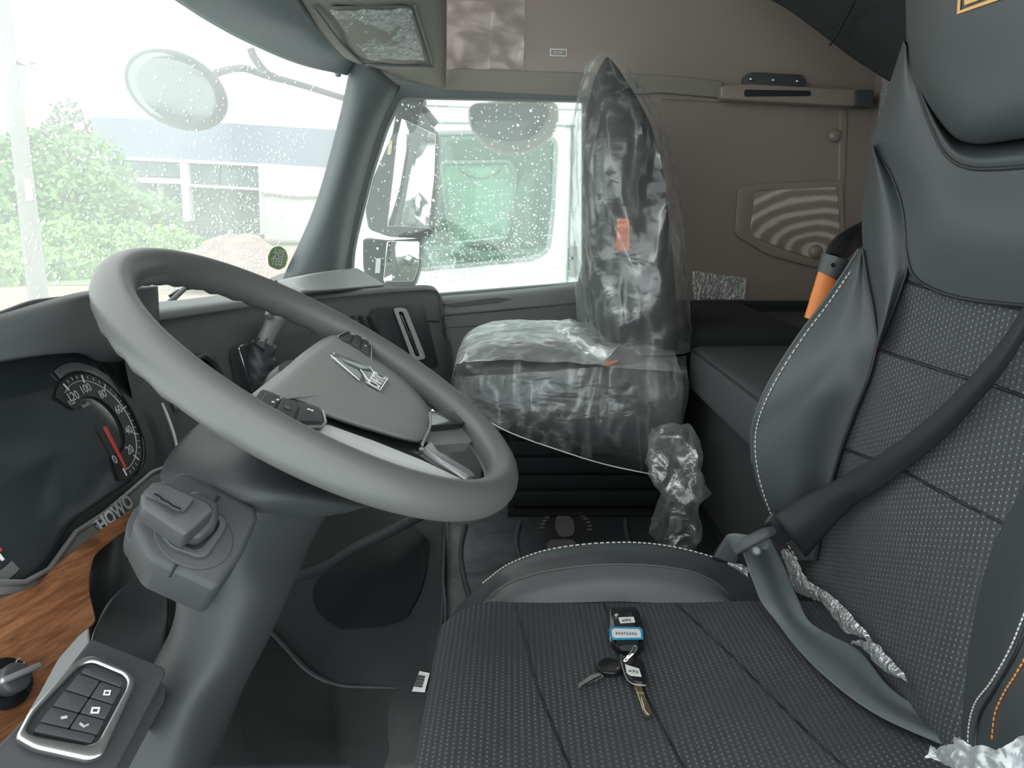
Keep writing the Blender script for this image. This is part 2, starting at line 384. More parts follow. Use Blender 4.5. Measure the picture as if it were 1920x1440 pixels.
# trim strip line under the grab rail and panel gap
struct(prism('trim_1', [PY(*p, YW-.012) for p in [(818, 128), (1240, 140), (1356, 152), (1356, 184), (1240, 174), (1100, 182), (820, 168)]], (0, .015, 0), P('taupe_trim', (.25, .23, .205), .6), bevel=.004))
struct(prism('trim_2', [PY(*p, YW-.008) for p in [(1575, 205), (1590, 205), (1578, 560), (1567, 560)]], (0, .012, 0), M['brown'], bevel=.003))
struct(prism('trim_3', [PY(*p, YW-.008) for p in [(1240, 181), (1590, 199), (1590, 203), (1240, 185)]], (0, .01, 0), M['brown']))
# A pillar
pil = loft('trim_4', [[PY(*p) for p in [(664, 100, 2.31), (642, 210, 2.31), (594, 385, 2.31), (530, 530, 2.31)]],
                      [PY(*p) for p in [(688, 110, 2.26), (662, 220, 2.26), (614, 390, 2.26), (556, 530, 2.26)]],
                      [PY(*p) for p in [(730, 148, 2.30), (690, 240, 2.30), (646, 390, 2.30), (616, 530, 2.30)]],
                      [PY(*p) for p in [(748, 160, 2.40), (706, 250, 2.40), (664, 400, 2.40), (640, 530, 2.40)]]], M['pillar'], nu=20, nv=20, solid=.012)
struct(pil)
struct(prism('trim_5', [PY(*p, 2.435) for p in [(655, 60), (815, 40), (818, 176), (700, 182), (690, 150)]], (0, .01, 0), M['pillar']))
# door frame (around window)
dfo = [(690, 148), (1112, 166), (1112, 600), (625, 620), (640, 474), (648, 438), (674, 327), (694, 243)]
dfi = [(752, 182), (1100, 189), (1100, 529), (655, 565), (661, 474), (668, 438), (696, 327), (723, 243)]
struct(frame('window_2', [PY(*p, 2.41) for p in rp(dfo, 14)], [PY(*p, 2.41) for p in rp(dfi, 14)], (0, .05, 0), M['pillar'], bevel=.004))
pane2 = prism('pane', [PY(*p, 2.445) for p in [(735, 168), (1108, 180), (1108, 545), (635, 590), (650, 440), (700, 250)]], (0, .005, 0), M['side'], bpy.data.objects['window_2'])
# door panel
dr = struct(loft('door_1', [[PY(818, 556, 2.44), PY(950, 544, 2.44), PY(1110, 528, 2.44)],
                            [PY(818, 562, 2.36), PY(950, 552, 2.36), PY(1110, 535, 2.36)],
                            [PY(818, 590, 2.34), PY(950, 578, 2.34), PY(1110, 562, 2.34)],
                            [PY(820, 622, 2.35), PY(950, 614, 2.35), PY(1110, 605, 2.35)],
                            [PY(830, 900, 2.38), PY(950, 900, 2.38), PY(1110, 900, 2.38)]], M['door'], nu=12, nv=40, solid=.006))
tr = bvh(dr)
prism('door_switch_recess', [on(tr, *p, .006) for p in [(828, 572), (930, 560), (958, 561), (935, 568), (850, 577)]], (0, .004, 0), M['doord'], dr)
tube('door_seam', [on(tr, *p, .004) for p in [(832, 618), (842, 614), (950, 607), (1085, 600)]], .0015, M['doord'], dr, n=20)
tube('door_pull_edge', [on(tr, *p, .002) for p in [(834, 640), (842, 622), (850, 617), (1000, 610)]], .002, M['door'], dr, n=20)
# windshield
wsr = []
for Y, xb, xt in ((2.41, -.665, -.40), (2.335, -.725, -.47), (2.0, -.86, -.585), (1.4, -.93, -.65), (.7, -.95, -.67), (0.0, -.92, -.65)):
    wsr.append([Vector((xb, Y, .96)), Vector((xb*.55+xt*.45, Y, 1.34)), Vector((xt, Y, 1.76))])
ws = struct(loft('window_1', wsr, M['wind'], nu=10, nv=40))
# roof front header (beige) and roller shade
hdr = loft('overhead_header', [[PY(*p) for p in [(520, -60, 1.45), (588, 40, 1.85), (636, 96, 2.1), (668, 116, 2.30)]],
                    [PY(*p) for p in [(680, -80, 1.5), (710, 40, 1.9), (730, 110, 2.15), (744, 143, 2.36)]],
                    [PY(*p) for p in [(812, -90, 1.7), (816, 30, 2.0), (822, 110, 2.25), (822, 163, 2.385)]],
                    [PY(*p) for p in [(832, -90, 1.9), (834, 20, 2.15), (834, 100, 2.35), (832, 160, 2.40)]]], M['beige'], nu=24, nv=24, solid=.01)
tag(hdr, 'beige overhead console above the passenger side windshield corner', 'overhead console')
th = bvh(hdr)
vis = thing('sun_visor', 'beige padded visor wrapped in crinkled clear film above passenger pillar', 'sun visor', on(th, 710, 60))
def proj_patch(name, poly, tree, off, mat, parent, dn=None, bevel=0, th_=.006, r=8):
    pts = [on(tree, p[0], p[1], off) for p in rp(poly, r, 3)]
    pts = [p for p in pts if p is not None]
    c = sum(pts, Vector())/len(pts); d = (CAM-c).normalized()*-th_
    return prism(name, pts, d, mat, parent, bevel=bevel)
proj_patch('visor_body', [(612, 2), (768, 2), (800, 108), (700, 106), (668, 84)], th, .010, M['beige'], vis, th_=.012, bevel=.003, r=14)
tube('visor_edge', [on(th, *p, .012) for p in [(586, 2), (640, 72), (682, 110), (700, 112), (796, 116), (806, 108), (774, 2)]], .004, M['door'], vis, n=30)
vp = []
for j in range(9):
    row = []
    for i in range(9):
        u, v = i/8, j/8
        px = (616*(1-u)+764*u)*(1-v)+(694*(1-u)+792*u)*v; py = 4*(1-v)+(100*(1-u)+102*u)*v
        row.append(on(th, px, py, .016)+Vector((0, -.001, 0)))
    vp.append(row)
loft('visor_film', vp, M['filmw'], vis, nu=30, nv=30, fn=crumple(.004, 40, 3))
shd = loft('roller_sunshade', [[PY(*p) for p in [(318, -10, 1.35), (395, 40, 1.6), (470, 80, 1.85), (560, 118, 2.1), (650, 140, 2.3)]],
                     [PY(*p) for p in [(430, -30, 1.32), (500, 30, 1.58), (560, 66, 1.85), (620, 104, 2.1), (664, 122, 2.3)]],
                     [PY(*p) for p in [(520, -60, 1.43), (588, 40, 1.84), (610, 66, 1.97), (640, 96, 2.1), (668, 114, 2.3)]]], M['shade'], nu=24, nv=16, solid=.008)
tag(shd, 'blue grey roller sunshade above the windshield beside the pillar', 'sunshade')
tube('shade_clip', [PY(633, 128, 2.28), PY(634, 144, 2.28)], [.012, .007], M['shade'], shd, n=8)

# floor / tunnel
FT = .50
floor = struct(mk('floor', [(-.085, 1.12, FT), (1.1, 1.12, FT), (1.1, 2.44, FT), (-.085, 2.44, FT), (-.085, 1.10, .16), (1.1, 1.10, .16), (1.1, .1, .16), (-.085, .1, .16), (-1.0, .1, .16), (-1.0, 1.10, .16), (-1.0, 2.44, .16), (-.085, 2.44, .16)],
            [(0, 1, 2, 3), (0, 4, 5, 1), (4, 7, 6, 5), (7, 4, 9, 8), (4, 11, 10, 9), (0, 3, 11, 4)], M['carpetd'], smooth=False))
# moulded engine cover left of the mat seam, running down into the driver footwell
ec = loft('engine_cover', [[PY(836, 962, 1.62), PY(836, 1040, 1.40), PY(834, 1120, 1.24), PY(828, 1215, 1.10), PY(822, 1330, .98), PY(820, 1450, .88)],
                   [PY(812, 962, 1.62), PY(815, 1040, 1.42), PY(806, 1130, 1.27), PY(790, 1230, 1.15), PY(770, 1330, 1.03), PY(760, 1450, .92)],
                   [PY(700, 950, 1.60), PY(720, 1050, 1.46), PY(720, 1150, 1.34), PY(700, 1250, 1.24), PY(680, 1350, 1.14), PY(670, 1450, 1.0)],
                   [PY(520, 950, 1.55), PY(540, 1080, 1.45), PY(540, 1190, 1.36), PY(590, 1270, 1.26), PY(560, 1350, 1.16), PY(540, 1450, 1.02)],
                   [PY(330, 950, 1.5), PY(380, 1080, 1.40), PY(400, 1190, 1.33), PY(420, 1290, 1.24), PY(400, 1360, 1.14), PY(380, 1450, 1.02)]],
          P('engine_cover_plastic', (.024, .027, .029), .5, bs=500, bstr=.6), nu=40, nv=40, solid=.01)
tag(ec, 'black moulded engine cover sloping down beside the driver footwell', 'engine cover')
te = bvh(ec)
tube('seam', [on(te, 835, y, .006) for y in (968, 1010, 1050, 1090, 1130, 1170, 1210)], .003, M['dashd'], ec, n=30)
crease = [(455, 1150), (500, 1180), (540, 1222), (575, 1258), (610, 1280), (650, 1290), (720, 1292), (815, 1296)]
tube('edge_ridge', [on(te, *p, .004) for p in crease], [.003, .006, .0065, .0065, .006, .005, .004, .002], M['dashd'], ec, n=50)
fc_ = loft('footwell_carpet', [[on(te, p[0], p[1]+(1450-p[1])*k/4+3, .008) for p in crease[:]] for k in range(5)], P('black_ribbed_carpet', (.013, .0145, .016), .95, bs=420, bstr=1.0, var=.35, vs=300), ec, nu=50, nv=30)
loft('knee_recess', [[on(te, *p, .009) for p in r_] for r_ in ([(610, 1070), (660, 1045), (720, 1015), (776, 992)], [(590, 1110), (660, 1090), (740, 1060), (806, 1024)], [(600, 1150), (670, 1140), (740, 1120), (798, 1100)], [(640, 1184), (690, 1180), (730, 1176), (770, 1160)])], M['black'], ec, nu=30, nv=30)
tube('lower_dash_bar', [PY(505, 1096, 1.24), PY(600, 1066, 1.32), PY(660, 1030, 1.38), PY(740, 992, 1.44), PY(800, 962, 1.5)], [(.010, .022), (.012, .024), (.012, .024), (.010, .02)], M['dashd'], ec, n=30, ns=16)
st = prism('barcode_sticker', [on(te, *p, .0075) for p in [(793, 1263), (813, 1266), (803, 1303), (779, 1301)]], (0, -.001, .0005), M['label'])
tag(st, 'small white barcode sticker on the black engine cover beside the cushion', 'sticker')
for k in range(7):
    a = k/7
    q = [on(te, 789-7*a, 1273+22*a, .0095), on(te, 805-7*a, 1275+22*a, .0095)]
    tube('bar', q, .0006 if k % 2 else .0011, M['ink'], st, ns=5)
# floor mat on tunnel
mt = thing('floor_mat', 'dusty black rubber floor mat with moulded ribs on the tunnel floor', 'floor mat', (.2, 1.5, FT))
mo = [PZ(*p, FT+.004) for p in [(838, 968), (980, 916), (1300, 922), (1345, 1010), (1420, 1130), (1000, 1240), (832, 1240)]]
matm, t = nm('dusty_rubber'); n = nz(t, 7, 5, (1, 1, 1), .65, .8)
n2 = nz(t, 90, 3)
tcx = t.nodes.new('ShaderNodeTexCoord'); sxx = t.nodes.new('ShaderNodeSeparateXYZ'); t.links.new(tcx.outputs['Object'], sxx.inputs[0])
gx = ramp(t, MA(t, 'ADD', MA(t, 'MULTIPLY', sxx.outputs[0], 2.2), .55), [(.2, 1.0), (.75, .0)])
d = MA(t, 'MULTIPLY', MA(t, 'MULTIPLY', ramp(t, n, [(.35, .25), (.65, 1.0)]), gx), MA(t, 'ADD', MA(t, 'MULTIPLY', n2, .6), .6))
b = t.nodes.new('ShaderNodeBsdfPrincipled'); b.inputs['Roughness'].default_value = .5
t.links.new(mixc(t, d, (.014, .016, .018), (.19, .21, .22)), b.inputs['Base Color']); out(t, b.outputs[0]); M['mat'] = matm
prism('mat_sheet', rp(mo, .03), (0, 0, -.012), M['mat'], mt, bevel=.003)
for pts in ([(873, 985), (864, 1030), (868, 1075), (880, 1120)], [(975, 978), (968, 1010), (972, 1040), (984, 1062)],
            [(1172, 975), (1175, 1000), (1182, 1024)], [(1236, 960), (1246, 985), (1262, 1022), (1290, 1060)], [(1230, 950), (1180, 934), (1000, 930)]):
    tube('rib', [PZ(*p, FT+.006) for p in pts], .005, M['carpet'] if pts[0][0] > 1100 else M['dashd'], mt, n=20)
dust = P('dust_print', (.06, .055, .052), .85, var=.4, vs=60)
fp = thing('dusty_shoe_print', 'faint dusty shoe print with treaded edge on the dark mat', 'shoe print', PZ(1060, 990, FT+.006))
def blob2(name, pts, m_, par): prism(name, [PZ(*p, FT+.0062) for p in rp(pts, 12)], (0, 0, .0004), m_, par)
blob2('sole_mark', [(1042, 968), (1062, 964), (1076, 975), (1078, 1005), (1050, 1008), (1040, 990)], dust, fp)
blob2('heel_mark', [(1030, 1012), (1076, 1012), (1082, 1026), (1022, 1030)], dust, fp)
for i in range(16):
    a = math.pi*(1.02+i*.066); cx, cy = 1060+44*math.cos(a), 992+34*math.sin(a)
    if i > 8: cx += 2
    blob2('tread_mark', [(cx-5, cy-2), (cx+5, cy-2), (cx+5, cy+2), (cx-5, cy+2)], dust, fp)

# ================================================================== DASHBOARD
ds = thing('dashboard', 'dark grey moulded dashboard running under the windshield to the passenger door', 'dashboard', (-.6, 1.5, .5))
secs = [(.93, -.49, 1.075), (1.0, -.504, 1.068), (1.35, -.497, 1.045), (1.7, -.47, 1.02), (1.95, -.40, 1.005), (2.15, -.30, .995), (2.27, -.238, .985), (2.31, -.222, .96), (2.325, -.215, .90)]
rows = []
for Y, xf, zt in secs:
    dr_ = (zt-.9)
    rows.append([Vector((-.95, Y, zt-.05)), Vector((-.75, Y, zt-.012)), Vector((xf-.06, Y, zt-.002)), Vector((xf-.014, Y, zt)), Vector((xf, Y, zt-.012)), Vector((xf-.004, Y, zt-.03)), Vector((xf+.004, Y, zt-.12)),
                 Vector((xf+.018, Y, .80)), Vector((xf+.02, Y, .68)), Vector((xf-.03, Y, .60)), Vector((xf-.16, Y, .52)), Vector((-.95, Y, .50))])
db = loft('dash_body', rows, M['dash'], ds, nu=70, nv=50, cu=False, auto=50)
td = bvh(db)
def dpatch(name, poly, off, mat, par, r=6, dn=.004, bevel=.0015): return proj_patch(name, poly, td, off, mat, par, bevel=bevel, th_=dn, r=r)
# daylit dash top near the far corner, its brightness put into the colour
tp = loft('lit_dash_top_sheet', [[PY(520, 528, 1.72), PY(600, 512, 1.95), PY(668, 504, 2.28)], [PY(545, 540, 1.66), PY(620, 530, 1.9), PY(700, 522, 2.27)], [PY(566, 548, 1.64), PY(650, 541, 1.88), PY(720, 535, 2.2)]], P('lit_dash_top', (.26, .27, .27), .4), ds, nu=16, nv=12, solid=.006)
dpatch('vent_surround', [(690, 578), (792, 566), (822, 690), (720, 690)], .003, M['dashd'], ds, 12)
# chrome vent
v1 = dpatch('vent_recess', [(734, 581), (754, 581), (788, 668), (768, 668)], .006, M['black'], ds, 6)
oo = [on(td, *p, .010) for p in rp([(731, 577), (754, 577), (792, 672), (768, 676)], 8)]
ii = [on(td, *p, .010) for p in rp([(739, 584), (749, 584), (782, 668), (772, 668)], 5)]
frame('vent_frame', oo, ii, (.004, -.004, 0), P('bright_vent_trim', (.55, .57, .57), .3), ds, 0)
tube('vent_vane', [on(td, 745, 590, .012), on(td, 776, 664, .012)], .0022, M['chrome'], ds)
tube('vent_tab', [on(td, 758, 622, .014), on(td, 762, 632, .014)], .006, M['dashd'], ds)
for px in (652, 668, 684):
    dpatch('center_vent', [(px, 592), (px+12, 590), (px+30, 640), (px+18, 642)], .006, M['black'], ds, 3)
dpatch('lower_tray', [(335, 668), (372, 655), (402, 668), (412, 715), (398, 740), (360, 730)], .004, M['black'], ds, 14)
tube('tray_rim', [on(td, *p, .008) for p in [(345, 680), (372, 668), (392, 682), (405, 706), (402, 735)]], .005, M['dashd'], ds, n=24)
dpatch('shelf_panel', [(425, 652), (640, 612), (700, 640), (690, 720), (500, 742), (440, 735)], .003, M['dashd'], ds, 16)
tube('shelf_line', [on(td, *p, .006) for p in [(545, 672), (600, 664), (640, 655)]], .002, M['black'], ds)
# passenger side end cheek below
loft('end_cheek', [[PY(808, 545, 2.30), PY(822, 600, 2.3), PY(836, 700, 2.3), PY(836, 800, 2.28)], [PY(826, 552, 2.34), PY(832, 600, 2.35), PY(842, 700, 2.35), PY(842, 800, 2.35)]], M['dash'], ds, nu=12, nv=6, solid=.008)
tube('end_seam', [on(td, *p, .002) for p in [(785, 600), (800, 601), (822, 603)]], .002, M['black'], ds)
# gear lever
gl = thing('gear_lever', 'grey gear selector with pleated leather gaiter on the dashboard', 'gear lever', on(td, 492, 700))
bs_ = [on(td, *p, .006) for p in rp([(440, 650), (462, 645), (505, 735), (470, 740)], 8)]
prism('gaiter_frame', bs_, (.004, -.006, 0), M['dashd'], gl, bevel=.002)
tube('frame_line', bs_, .002, M['chrome'], gl, closed=True)
def G(px, py, o): h = on(td, px, py, 0); return h+(CAM-h).normalized()*o
def pleat(v):
    return v+Vector((math.sin(v.z*300)*.0018, math.sin(v.z*240+v.x*260)*.0015, math.sin(v.x*420)*.002))
gt = tube('gaiter', [G(488, 722, .01), G(484, 700, .03), G(486, 680, .05), G(492, 660, .065), G(496, 648, .07)], [.034, .034, .031, .024, .022], M['leather'], gl, n=40, ns=28)
for v in gt.data.vertices: v.co = pleat(v.co)
tube('gaiter_tie', [G(474, 640, .085), G(487, 652, .095), G(502, 657, .095), G(516, 655, .08)], .0032, M['dashd'], gl, n=12)
tube('knob', [G(492, 654, .07), G(500, 634, .075), G(510, 615, .08), G(516, 602, .085), G(514, 594, .085)], [(.017, .02), (.016, .02), (.017, .022), (.021, .026), (.010, .016)], M['hub'], gl, n=30, ns=20)
tube('knob_lip', [G(505, 592, .085), G(502, 588, .085), G(508, 586, .085)], [.008, .006, .004], M['hub'], gl, n=8)

# ------------------------------------------------------------------ instrument cluster
cl = thing('instrument_cluster', 'dark instrument panel with speedometer and red needles behind the steering wheel', 'instrument cluster', (-.5, .7, .8))
tl_ = math.radians(24); CN = Vector((math.cos(tl_), 0, math.sin(tl_))); CU = Vector((-math.sin(tl_), 0, math.cos(tl_))); CR = Vector((0, 1, 0))
C0 = PY(195, 800, .86)
def cp(px, py, off=0): return PP(px, py, C0+CN*off, CN)
body = [(-90, 640), (-60, 605), (60, 560), (170, 548), (283, 560), (300, 660), (322, 740), (338, 830), (330, 870), (280, 890), (180, 985), (130, 1025), (85, 1085), (40, 1110), (-90, 1110)]
prism('cluster_body', [cp(*p, -.002) for p in rp(body, 20)], -CN*.09, M['dashd'], cl, bevel=.006)
# hood
hd = loft('cluster_hood', [[PY(-160, 640, .45), PY(0, 600, .52), PY(150, 555, .66), PY(240, 540, .85), PY(290, 536, .99)],
                      [PY(-160, 655, .50), PY(0, 625, .58), PY(150, 590, .72), PY(240, 570, .88), PY(291, 552, .99)],
                      [PY(-160, 690, .53), PY(0, 658, .63), PY(150, 648, .79), PY(230, 650, .90), PY(294, 600, .985)],
                      [cp(-150, 700, .004), cp(0, 672, .004), cp(140, 656, .004), cp(200, 676, .004), cp(300, 660, .003)]], M['dash'], cl, nu=40, nv=24, solid=.008)
loft('hood_end', [[PY(290, 536, .99), PY(294, 600, .985), cp(300, 665, .002), cp(330, 770, .0)], [PY(288, 536, 1.06), PY(293, 600, 1.06), cp(304, 665, -.06), cp(334, 770, -.06)]], M['dash'], cl, nu=16, nv=6, solid=.004)
scr = [(-90, 690), (0, 668), (60, 656), (150, 654), (178, 668), (200, 696), (250, 770), (274, 830), (272, 870), (250, 900), (190, 940), (140, 975), (90, 1050), (50, 1085), (-90, 1095)]
prism('display_glass', [cp(*p, .003) for p in rp(scr, 14)], -CN*.004, M['screen'], cl, bevel=.001)
frame('display_bezel', [cp(*p, .008) for p in rp([(-96, 670), (0, 652), (60, 644), (156, 643), (190, 660), (212, 690), (264, 766), (290, 830), (288, 876), (262, 912), (196, 955), (146, 990), (96, 1062), (56, 1098), (-96, 1104)], 14)],
      [cp(*p, .008) for p in rp(scr, 14)], -CN*.006, M['black'], cl)
# silver chin with lettering and side strip
chin = [(332, 866), (284, 886), (196, 962), (142, 998), (92, 1068), (46, 1092), (-60, 1090), (-60, 1120), (52, 1112), (104, 1086), (158, 1030), (250, 968), (300, 905)]
prism('chin_trim', [cp(*p, .010) for p in rp(chin, 8)], -CN*.006, M['hub'], cl, bevel=.0015)
tube('chin_edge', [cp(*p, .012) for p in [(330, 868), (284, 886), (196, 962), (142, 998), (92, 1068), (46, 1092), (-40, 1092)]], .0028, M['silverp'], cl)
tube('side_strip', [cp(*p, .008) for p in [(304, 756), (314, 780), (326, 815), (334, 850), (337, 872)]], [(.0015, .0015), (.0035, .002), (.004, .002), (.004, .002), (.0015, .0015)], P('bright_strip', (.7, .71, .72), .3), cl, n=24)
def chr_(s, px, py, right, up, h, mat, par, off=.0055, sx=1.0, name='numeral', ext=.0002): return text(name, s, cp(px, py, off), right, up, h, mat, par, ext, sx)
dchin = (cp(245, 935, .011)-cp(190, 982, .011)).normalized(); uchin = CN.cross(dchin)
text('maker_lettering', 'HOWO', cp(215, 963, .0135), dchin, uchin, .021, M['chrome'], cl, .0015, 1.0, .0008)
# speedometer
gc = cp(188, 800, .004)
def gpt(a, r, off=.0): return gc+CR*(r*math.cos(a))+CU*(r*math.sin(a))+CN*off
# dial ring angles: 0 km/h at bottom, 125 at the top, over the right side
GR = (cp(240, 800)-gc).length
A0, A1 = math.radians(-96), math.radians(118)
dd = []
for i in range(41): a = A0-.25+(A1-A0+.5)*i/40; dd.append(gpt(a, GR*1.18, .0008))
for i in range(41): a = A1+.25-(A1-A0+.5)*i/40; dd.append(gpt(a, GR*.66, .0008))
prism('dial_band', dd, CN*.0006, M['dial'], cl)
ro = [gpt(A0+.1+(A1-A0-.3)*i/40, GR*1.40, .001) for i in range(41)]; ri = [gpt(A0+.1+(A1-A0-.3)*i/40, GR*1.22, .001) for i in range(41)]
prism('dial_bezel', ro+ri[::-1], CN*.0012, M['silverp'], cl)
tube('scale_arc', [gpt(A0+(A1-A0)*i/40, GR*1.0, .0018) for i in range(41)], .0005, M['white'], cl, ns=6)
for k in range(25):
    a = A0+(A1-A0)*k/25*1.0; mj = k % 4 == 0
    tube('tick', [gpt(a, GR*(.95 if mj else 1.05), .0018), gpt(a, GR*1.12, .0018)], .0009 if mj else .0004, M['white'], cl, ns=6)
text('numeral', '0', gpt(A0-.16, GR*.74, .002), CR, CU, .0145, M['white'], cl, .0002)
for k, s in enumerate(('', '20', '40', '60', '80', '100', '120')):
    if not s: continue
    a = A0+(A1-A0)*(k*4)/25+.05; text('numeral', s, gpt(a, GR*.82, .002), CR, CU, .0145, M['white'], cl, .0002)
text('numeral', '125', gpt(A1+.10, GR*.80, .002), CR, CU, .008, M['white'], cl, .0002)
text('unit_text', 'km/h', gpt(1.75, GR*.52, .002), CR, CU, .0075, M['grey_print'], cl, .0002)
prism('needle', [gpt(-1.57+.9, GR*.06, .004), gpt(-1.57-.9, GR*.06, .004), gpt(A0-.01, GR*.98, .004), gpt(A0+.03, GR*.98, .004)], CN*.0015, M['red'], cl)
# tachometer (partly out of the frame)
gc2 = gc-CR*.235
def g2(a, r, off=0): return gc2+CR*(r*math.cos(a))+CU*(r*math.sin(a))+CN*off
B0, B1 = math.radians(-84), math.radians(62)+math.pi
prism('dial_bezel', [g2(B0+.1-(3.2)*i/40, GR*1.40, .001) for i in range(41)]+[g2(B0+.1-3.2*(40-i)/40, GR*1.22, .001) for i in range(41)], CN*.0012, M['silverp'], cl)
tube('scale_arc', [g2(B0-3.2*i/40, GR, .0018) for i in range(41)], .0007, M['white'], cl, ns=6)
for k in range(25):
    a = B0-3.2*k/24; tube('tick', [g2(a, GR*(.93 if k % 5 == 0 else 1.03), .0018), g2(a, GR*1.12, .0018)], .0016 if k % 5 == 0 else .0006, M['white'], cl, ns=6)
text('numeral', '0', g2(B0-.02, GR*.80, .002), CR, CU, .017, M['white'], cl, .0002)
prism('needle', [g2(-1.57+.9, GR*.06, .004), g2(-1.57-.9, GR*.06, .004), g2(B0-.01, GR*.98, .004), g2(B0+.04, GR*.98, .004)], CN*.0015, M['red'], cl)

# ------------------------------------------------------------------ wood trim, lower dash
WN = Vector((.80, -.25, .55)).normalized(); W0 = PY(100, 1180, .60)
def wp(px, py, off=0): return PP(px, py, W0+WN*off, WN)
wt = prism('wood_trim_panel', [wp(*p) for p in rp([(-120, 1190), (-20, 1128), (70, 1098), (130, 1040), (200, 985), (262, 948), (262, 975), (212, 1012), (178, 1040), (168, 1075), (168, 1110), (181, 1166), (150, 1190), (110, 1235), (75, 1300), (40, 1360), (5, 1396), (-120, 1420)], 10)], -WN*.02, M['wood'], bevel=.002)
tag(wt, 'brown wood grain trim panel below the instrument cluster', 'trim panel')
rs = thing('rotary_switch', 'round dark headlight switch knob set in the wood grain trim', 'switch', wp(5, 1280))
wr_ = wp(8, 1283); WR = Vector((0, 1, 0)); WR = (WR-WN*WR.dot(WN)).normalized(); WU = WN.cross(WR)
def wc(a, r, off): return wr_+WR*(r*math.cos(a))+WU*(r*math.sin(a))+WN*off
rr0 = (wp(58, 1283)-wr_).length
prism('switch_plate', [wc(2*math.pi*i/40, rr0, .0) for i in range(40)], WN*.004, M['gloss'], rs, bevel=.001)
prism('knob', [wc(2*math.pi*i/40, rr0*.58, .004) for i in range(40)], WN*.016, M['knob'], rs, bevel=.003)
prism('knob_bar', [wc(2.6, rr0*.8, .02), wc(2.9, rr0*.8, .02), wc(-.45, rr0*.8, .02), wc(-.15, rr0*.8, .02)], WN*.008, M['silverp'], rs, bevel=.002)
text('numeral', '0', wc(1.45, rr0*.86, .0045), WR, WU, .012, M['white'], rs, .0003)
text('symbol', 'C', wc(.3, rr0*.86, .0045), WR, WU, .010, M['grey_print'], rs, .0003)
# switch panel on a ledge
SN = Vector((.50, -.30, .82)).normalized(); S0 = PY(140, 1330, .50)
def sp_(px, py, off=0): return PP(px, py, S0+SN*off, SN)
sw = thing('switch_panel', 'silver framed bank of grey rocker switches at the lower left dash', 'switch panel', sp_(140, 1335, -.05))
prism('panel_body', [sp_(*p, -.006) for p in rp([(-60, 1430), (-10, 1405), (90, 1300), (172, 1196), (308, 1250), (312, 1262), (292, 1300), (215, 1450), (-60, 1500)], 8)], -SN*.03, M['dashd'], sw, bevel=.003)
prism('lower_ledge', [sp_(*p, -.034) for p in rp([(-60, 1480), (180, 1240), (312, 1282), (310, 1310), (225, 1470), (-60, 1560)], 10)], -SN*.04, M['dashd'], sw, bevel=.005)
fo = [(25, 1392), (50, 1345), (138, 1246), (168, 1237), (236, 1264), (250, 1280), (248, 1300), (192, 1424), (165, 1434), (60, 1412)]
fi = [(44, 1380), (64, 1345), (146, 1258), (168, 1250), (226, 1274), (235, 1286), (232, 1300), (180, 1398), (160, 1406), (66, 1390)]
frame('silver_frame', [sp_(*p, .0) for p in rp(fo, 12)], [sp_(*p, .0) for p in rp(fi, 12)], SN*.008, M['silver'], sw, bevel=.002)
prism('switch_base', [sp_(*p, -.003) for p in rp(fi, 10)], SN*.004, M['dashd'], sw)
def q4(a, b, c, d, u0, u1, v0, v1):
    f = lambda u, v: tuple((a[k]*(1-u)+b[k]*u)*(1-v)+(d[k]*(1-u)+c[k]*u)*v for k in (0, 1))
    return [f(u0, v0), f(u1, v0), f(u1, v1), f(u0, v1)]
qa, qb, qc, qd = (155, 1253), (234, 1284), (174, 1403), (52, 1378)
for (v0, v1) in ((0.02, .10), (.12, .36), (.38, .60), (.62, .84), (.86, .98)):
    cols = ((.03, .50), (.52, .97)) if .1 < v0 < .84 else ((.05, .95),)
    for (u0, u1) in cols:
        prism('rocker_switch', [sp_(*p, .002) for p in rp(q4(qa, qb, qc, qd, u0, u1, v0, v1), 4)], SN*.005, M['column'], sw, bevel=.0015)
def ssym(px, py, s=1):
    o_ = [sp_(*p, .0075) for p in [(px-7*s, py-6*s), (px+9*s, py-6*s), (px+6*s, py+6*s), (px-10*s, py+6*s)]]
    i_ = [sp_(*p, .0075) for p in [(px-4*s, py-3*s), (px+5*s, py-3*s), (px+3*s, py+3*s), (px-6*s, py+3*s)]]
    frame('symbol', o_, i_, SN*.0003, M['white'], sw)
ssym(201, 1299, .8); ssym(179, 1332, 1)
tube('symbol', [sp_(*p, .0075) for p in [(150, 1356), (158, 1362), (166, 1358)]], .0009, M['grey_print'], sw, ns=5)
tube('symbol', [sp_(*p, .0075) for p in [(114, 1346), (126, 1344)]], .0012, M['grey_print'], sw, ns=5)
# storage pocket beside the column
pk = thing('storage_pocket', 'black open storage pocket between wood trim and steering column', 'storage pocket', PY(240, 1150, .74))
loft('pocket_back', [[PY(165, 1010, .80), PY(230, 960, .84), PY(330, 960, .84), PY(420, 1000, .84)], [PY(160, 1110, .78), PY(230, 1100, .80), PY(330, 1080, .80), PY(420, 1100, .80)], [PY(170, 1240, .70), PY(240, 1260, .72), PY(330, 1240, .74), PY(420, 1240, .76)]], M['black'], pk, nu=20, nv=20, solid=.004)
loft('pocket_floor', [[PY(262, 1075, .77), PY(285, 1084, .765), PY(308, 1092, .76)], [PY(205, 1130, .73), PY(260, 1140, .725), PY(314, 1125, .735)], [PY(176, 1185, .66), PY(235, 1200, .67), PY(312, 1180, .69)], [PY(172, 1225, .63), PY(230, 1240, .64), PY(298, 1255, .655)]], M['dashd'], pk, nu=20, nv=20, solid=.004)
tube('pocket_rim', [PY(312, 1090, .755), PY(318, 1135, .73), PY(312, 1195, .69), PY(296, 1255, .65)], .0022, M['black'], pk, n=20)

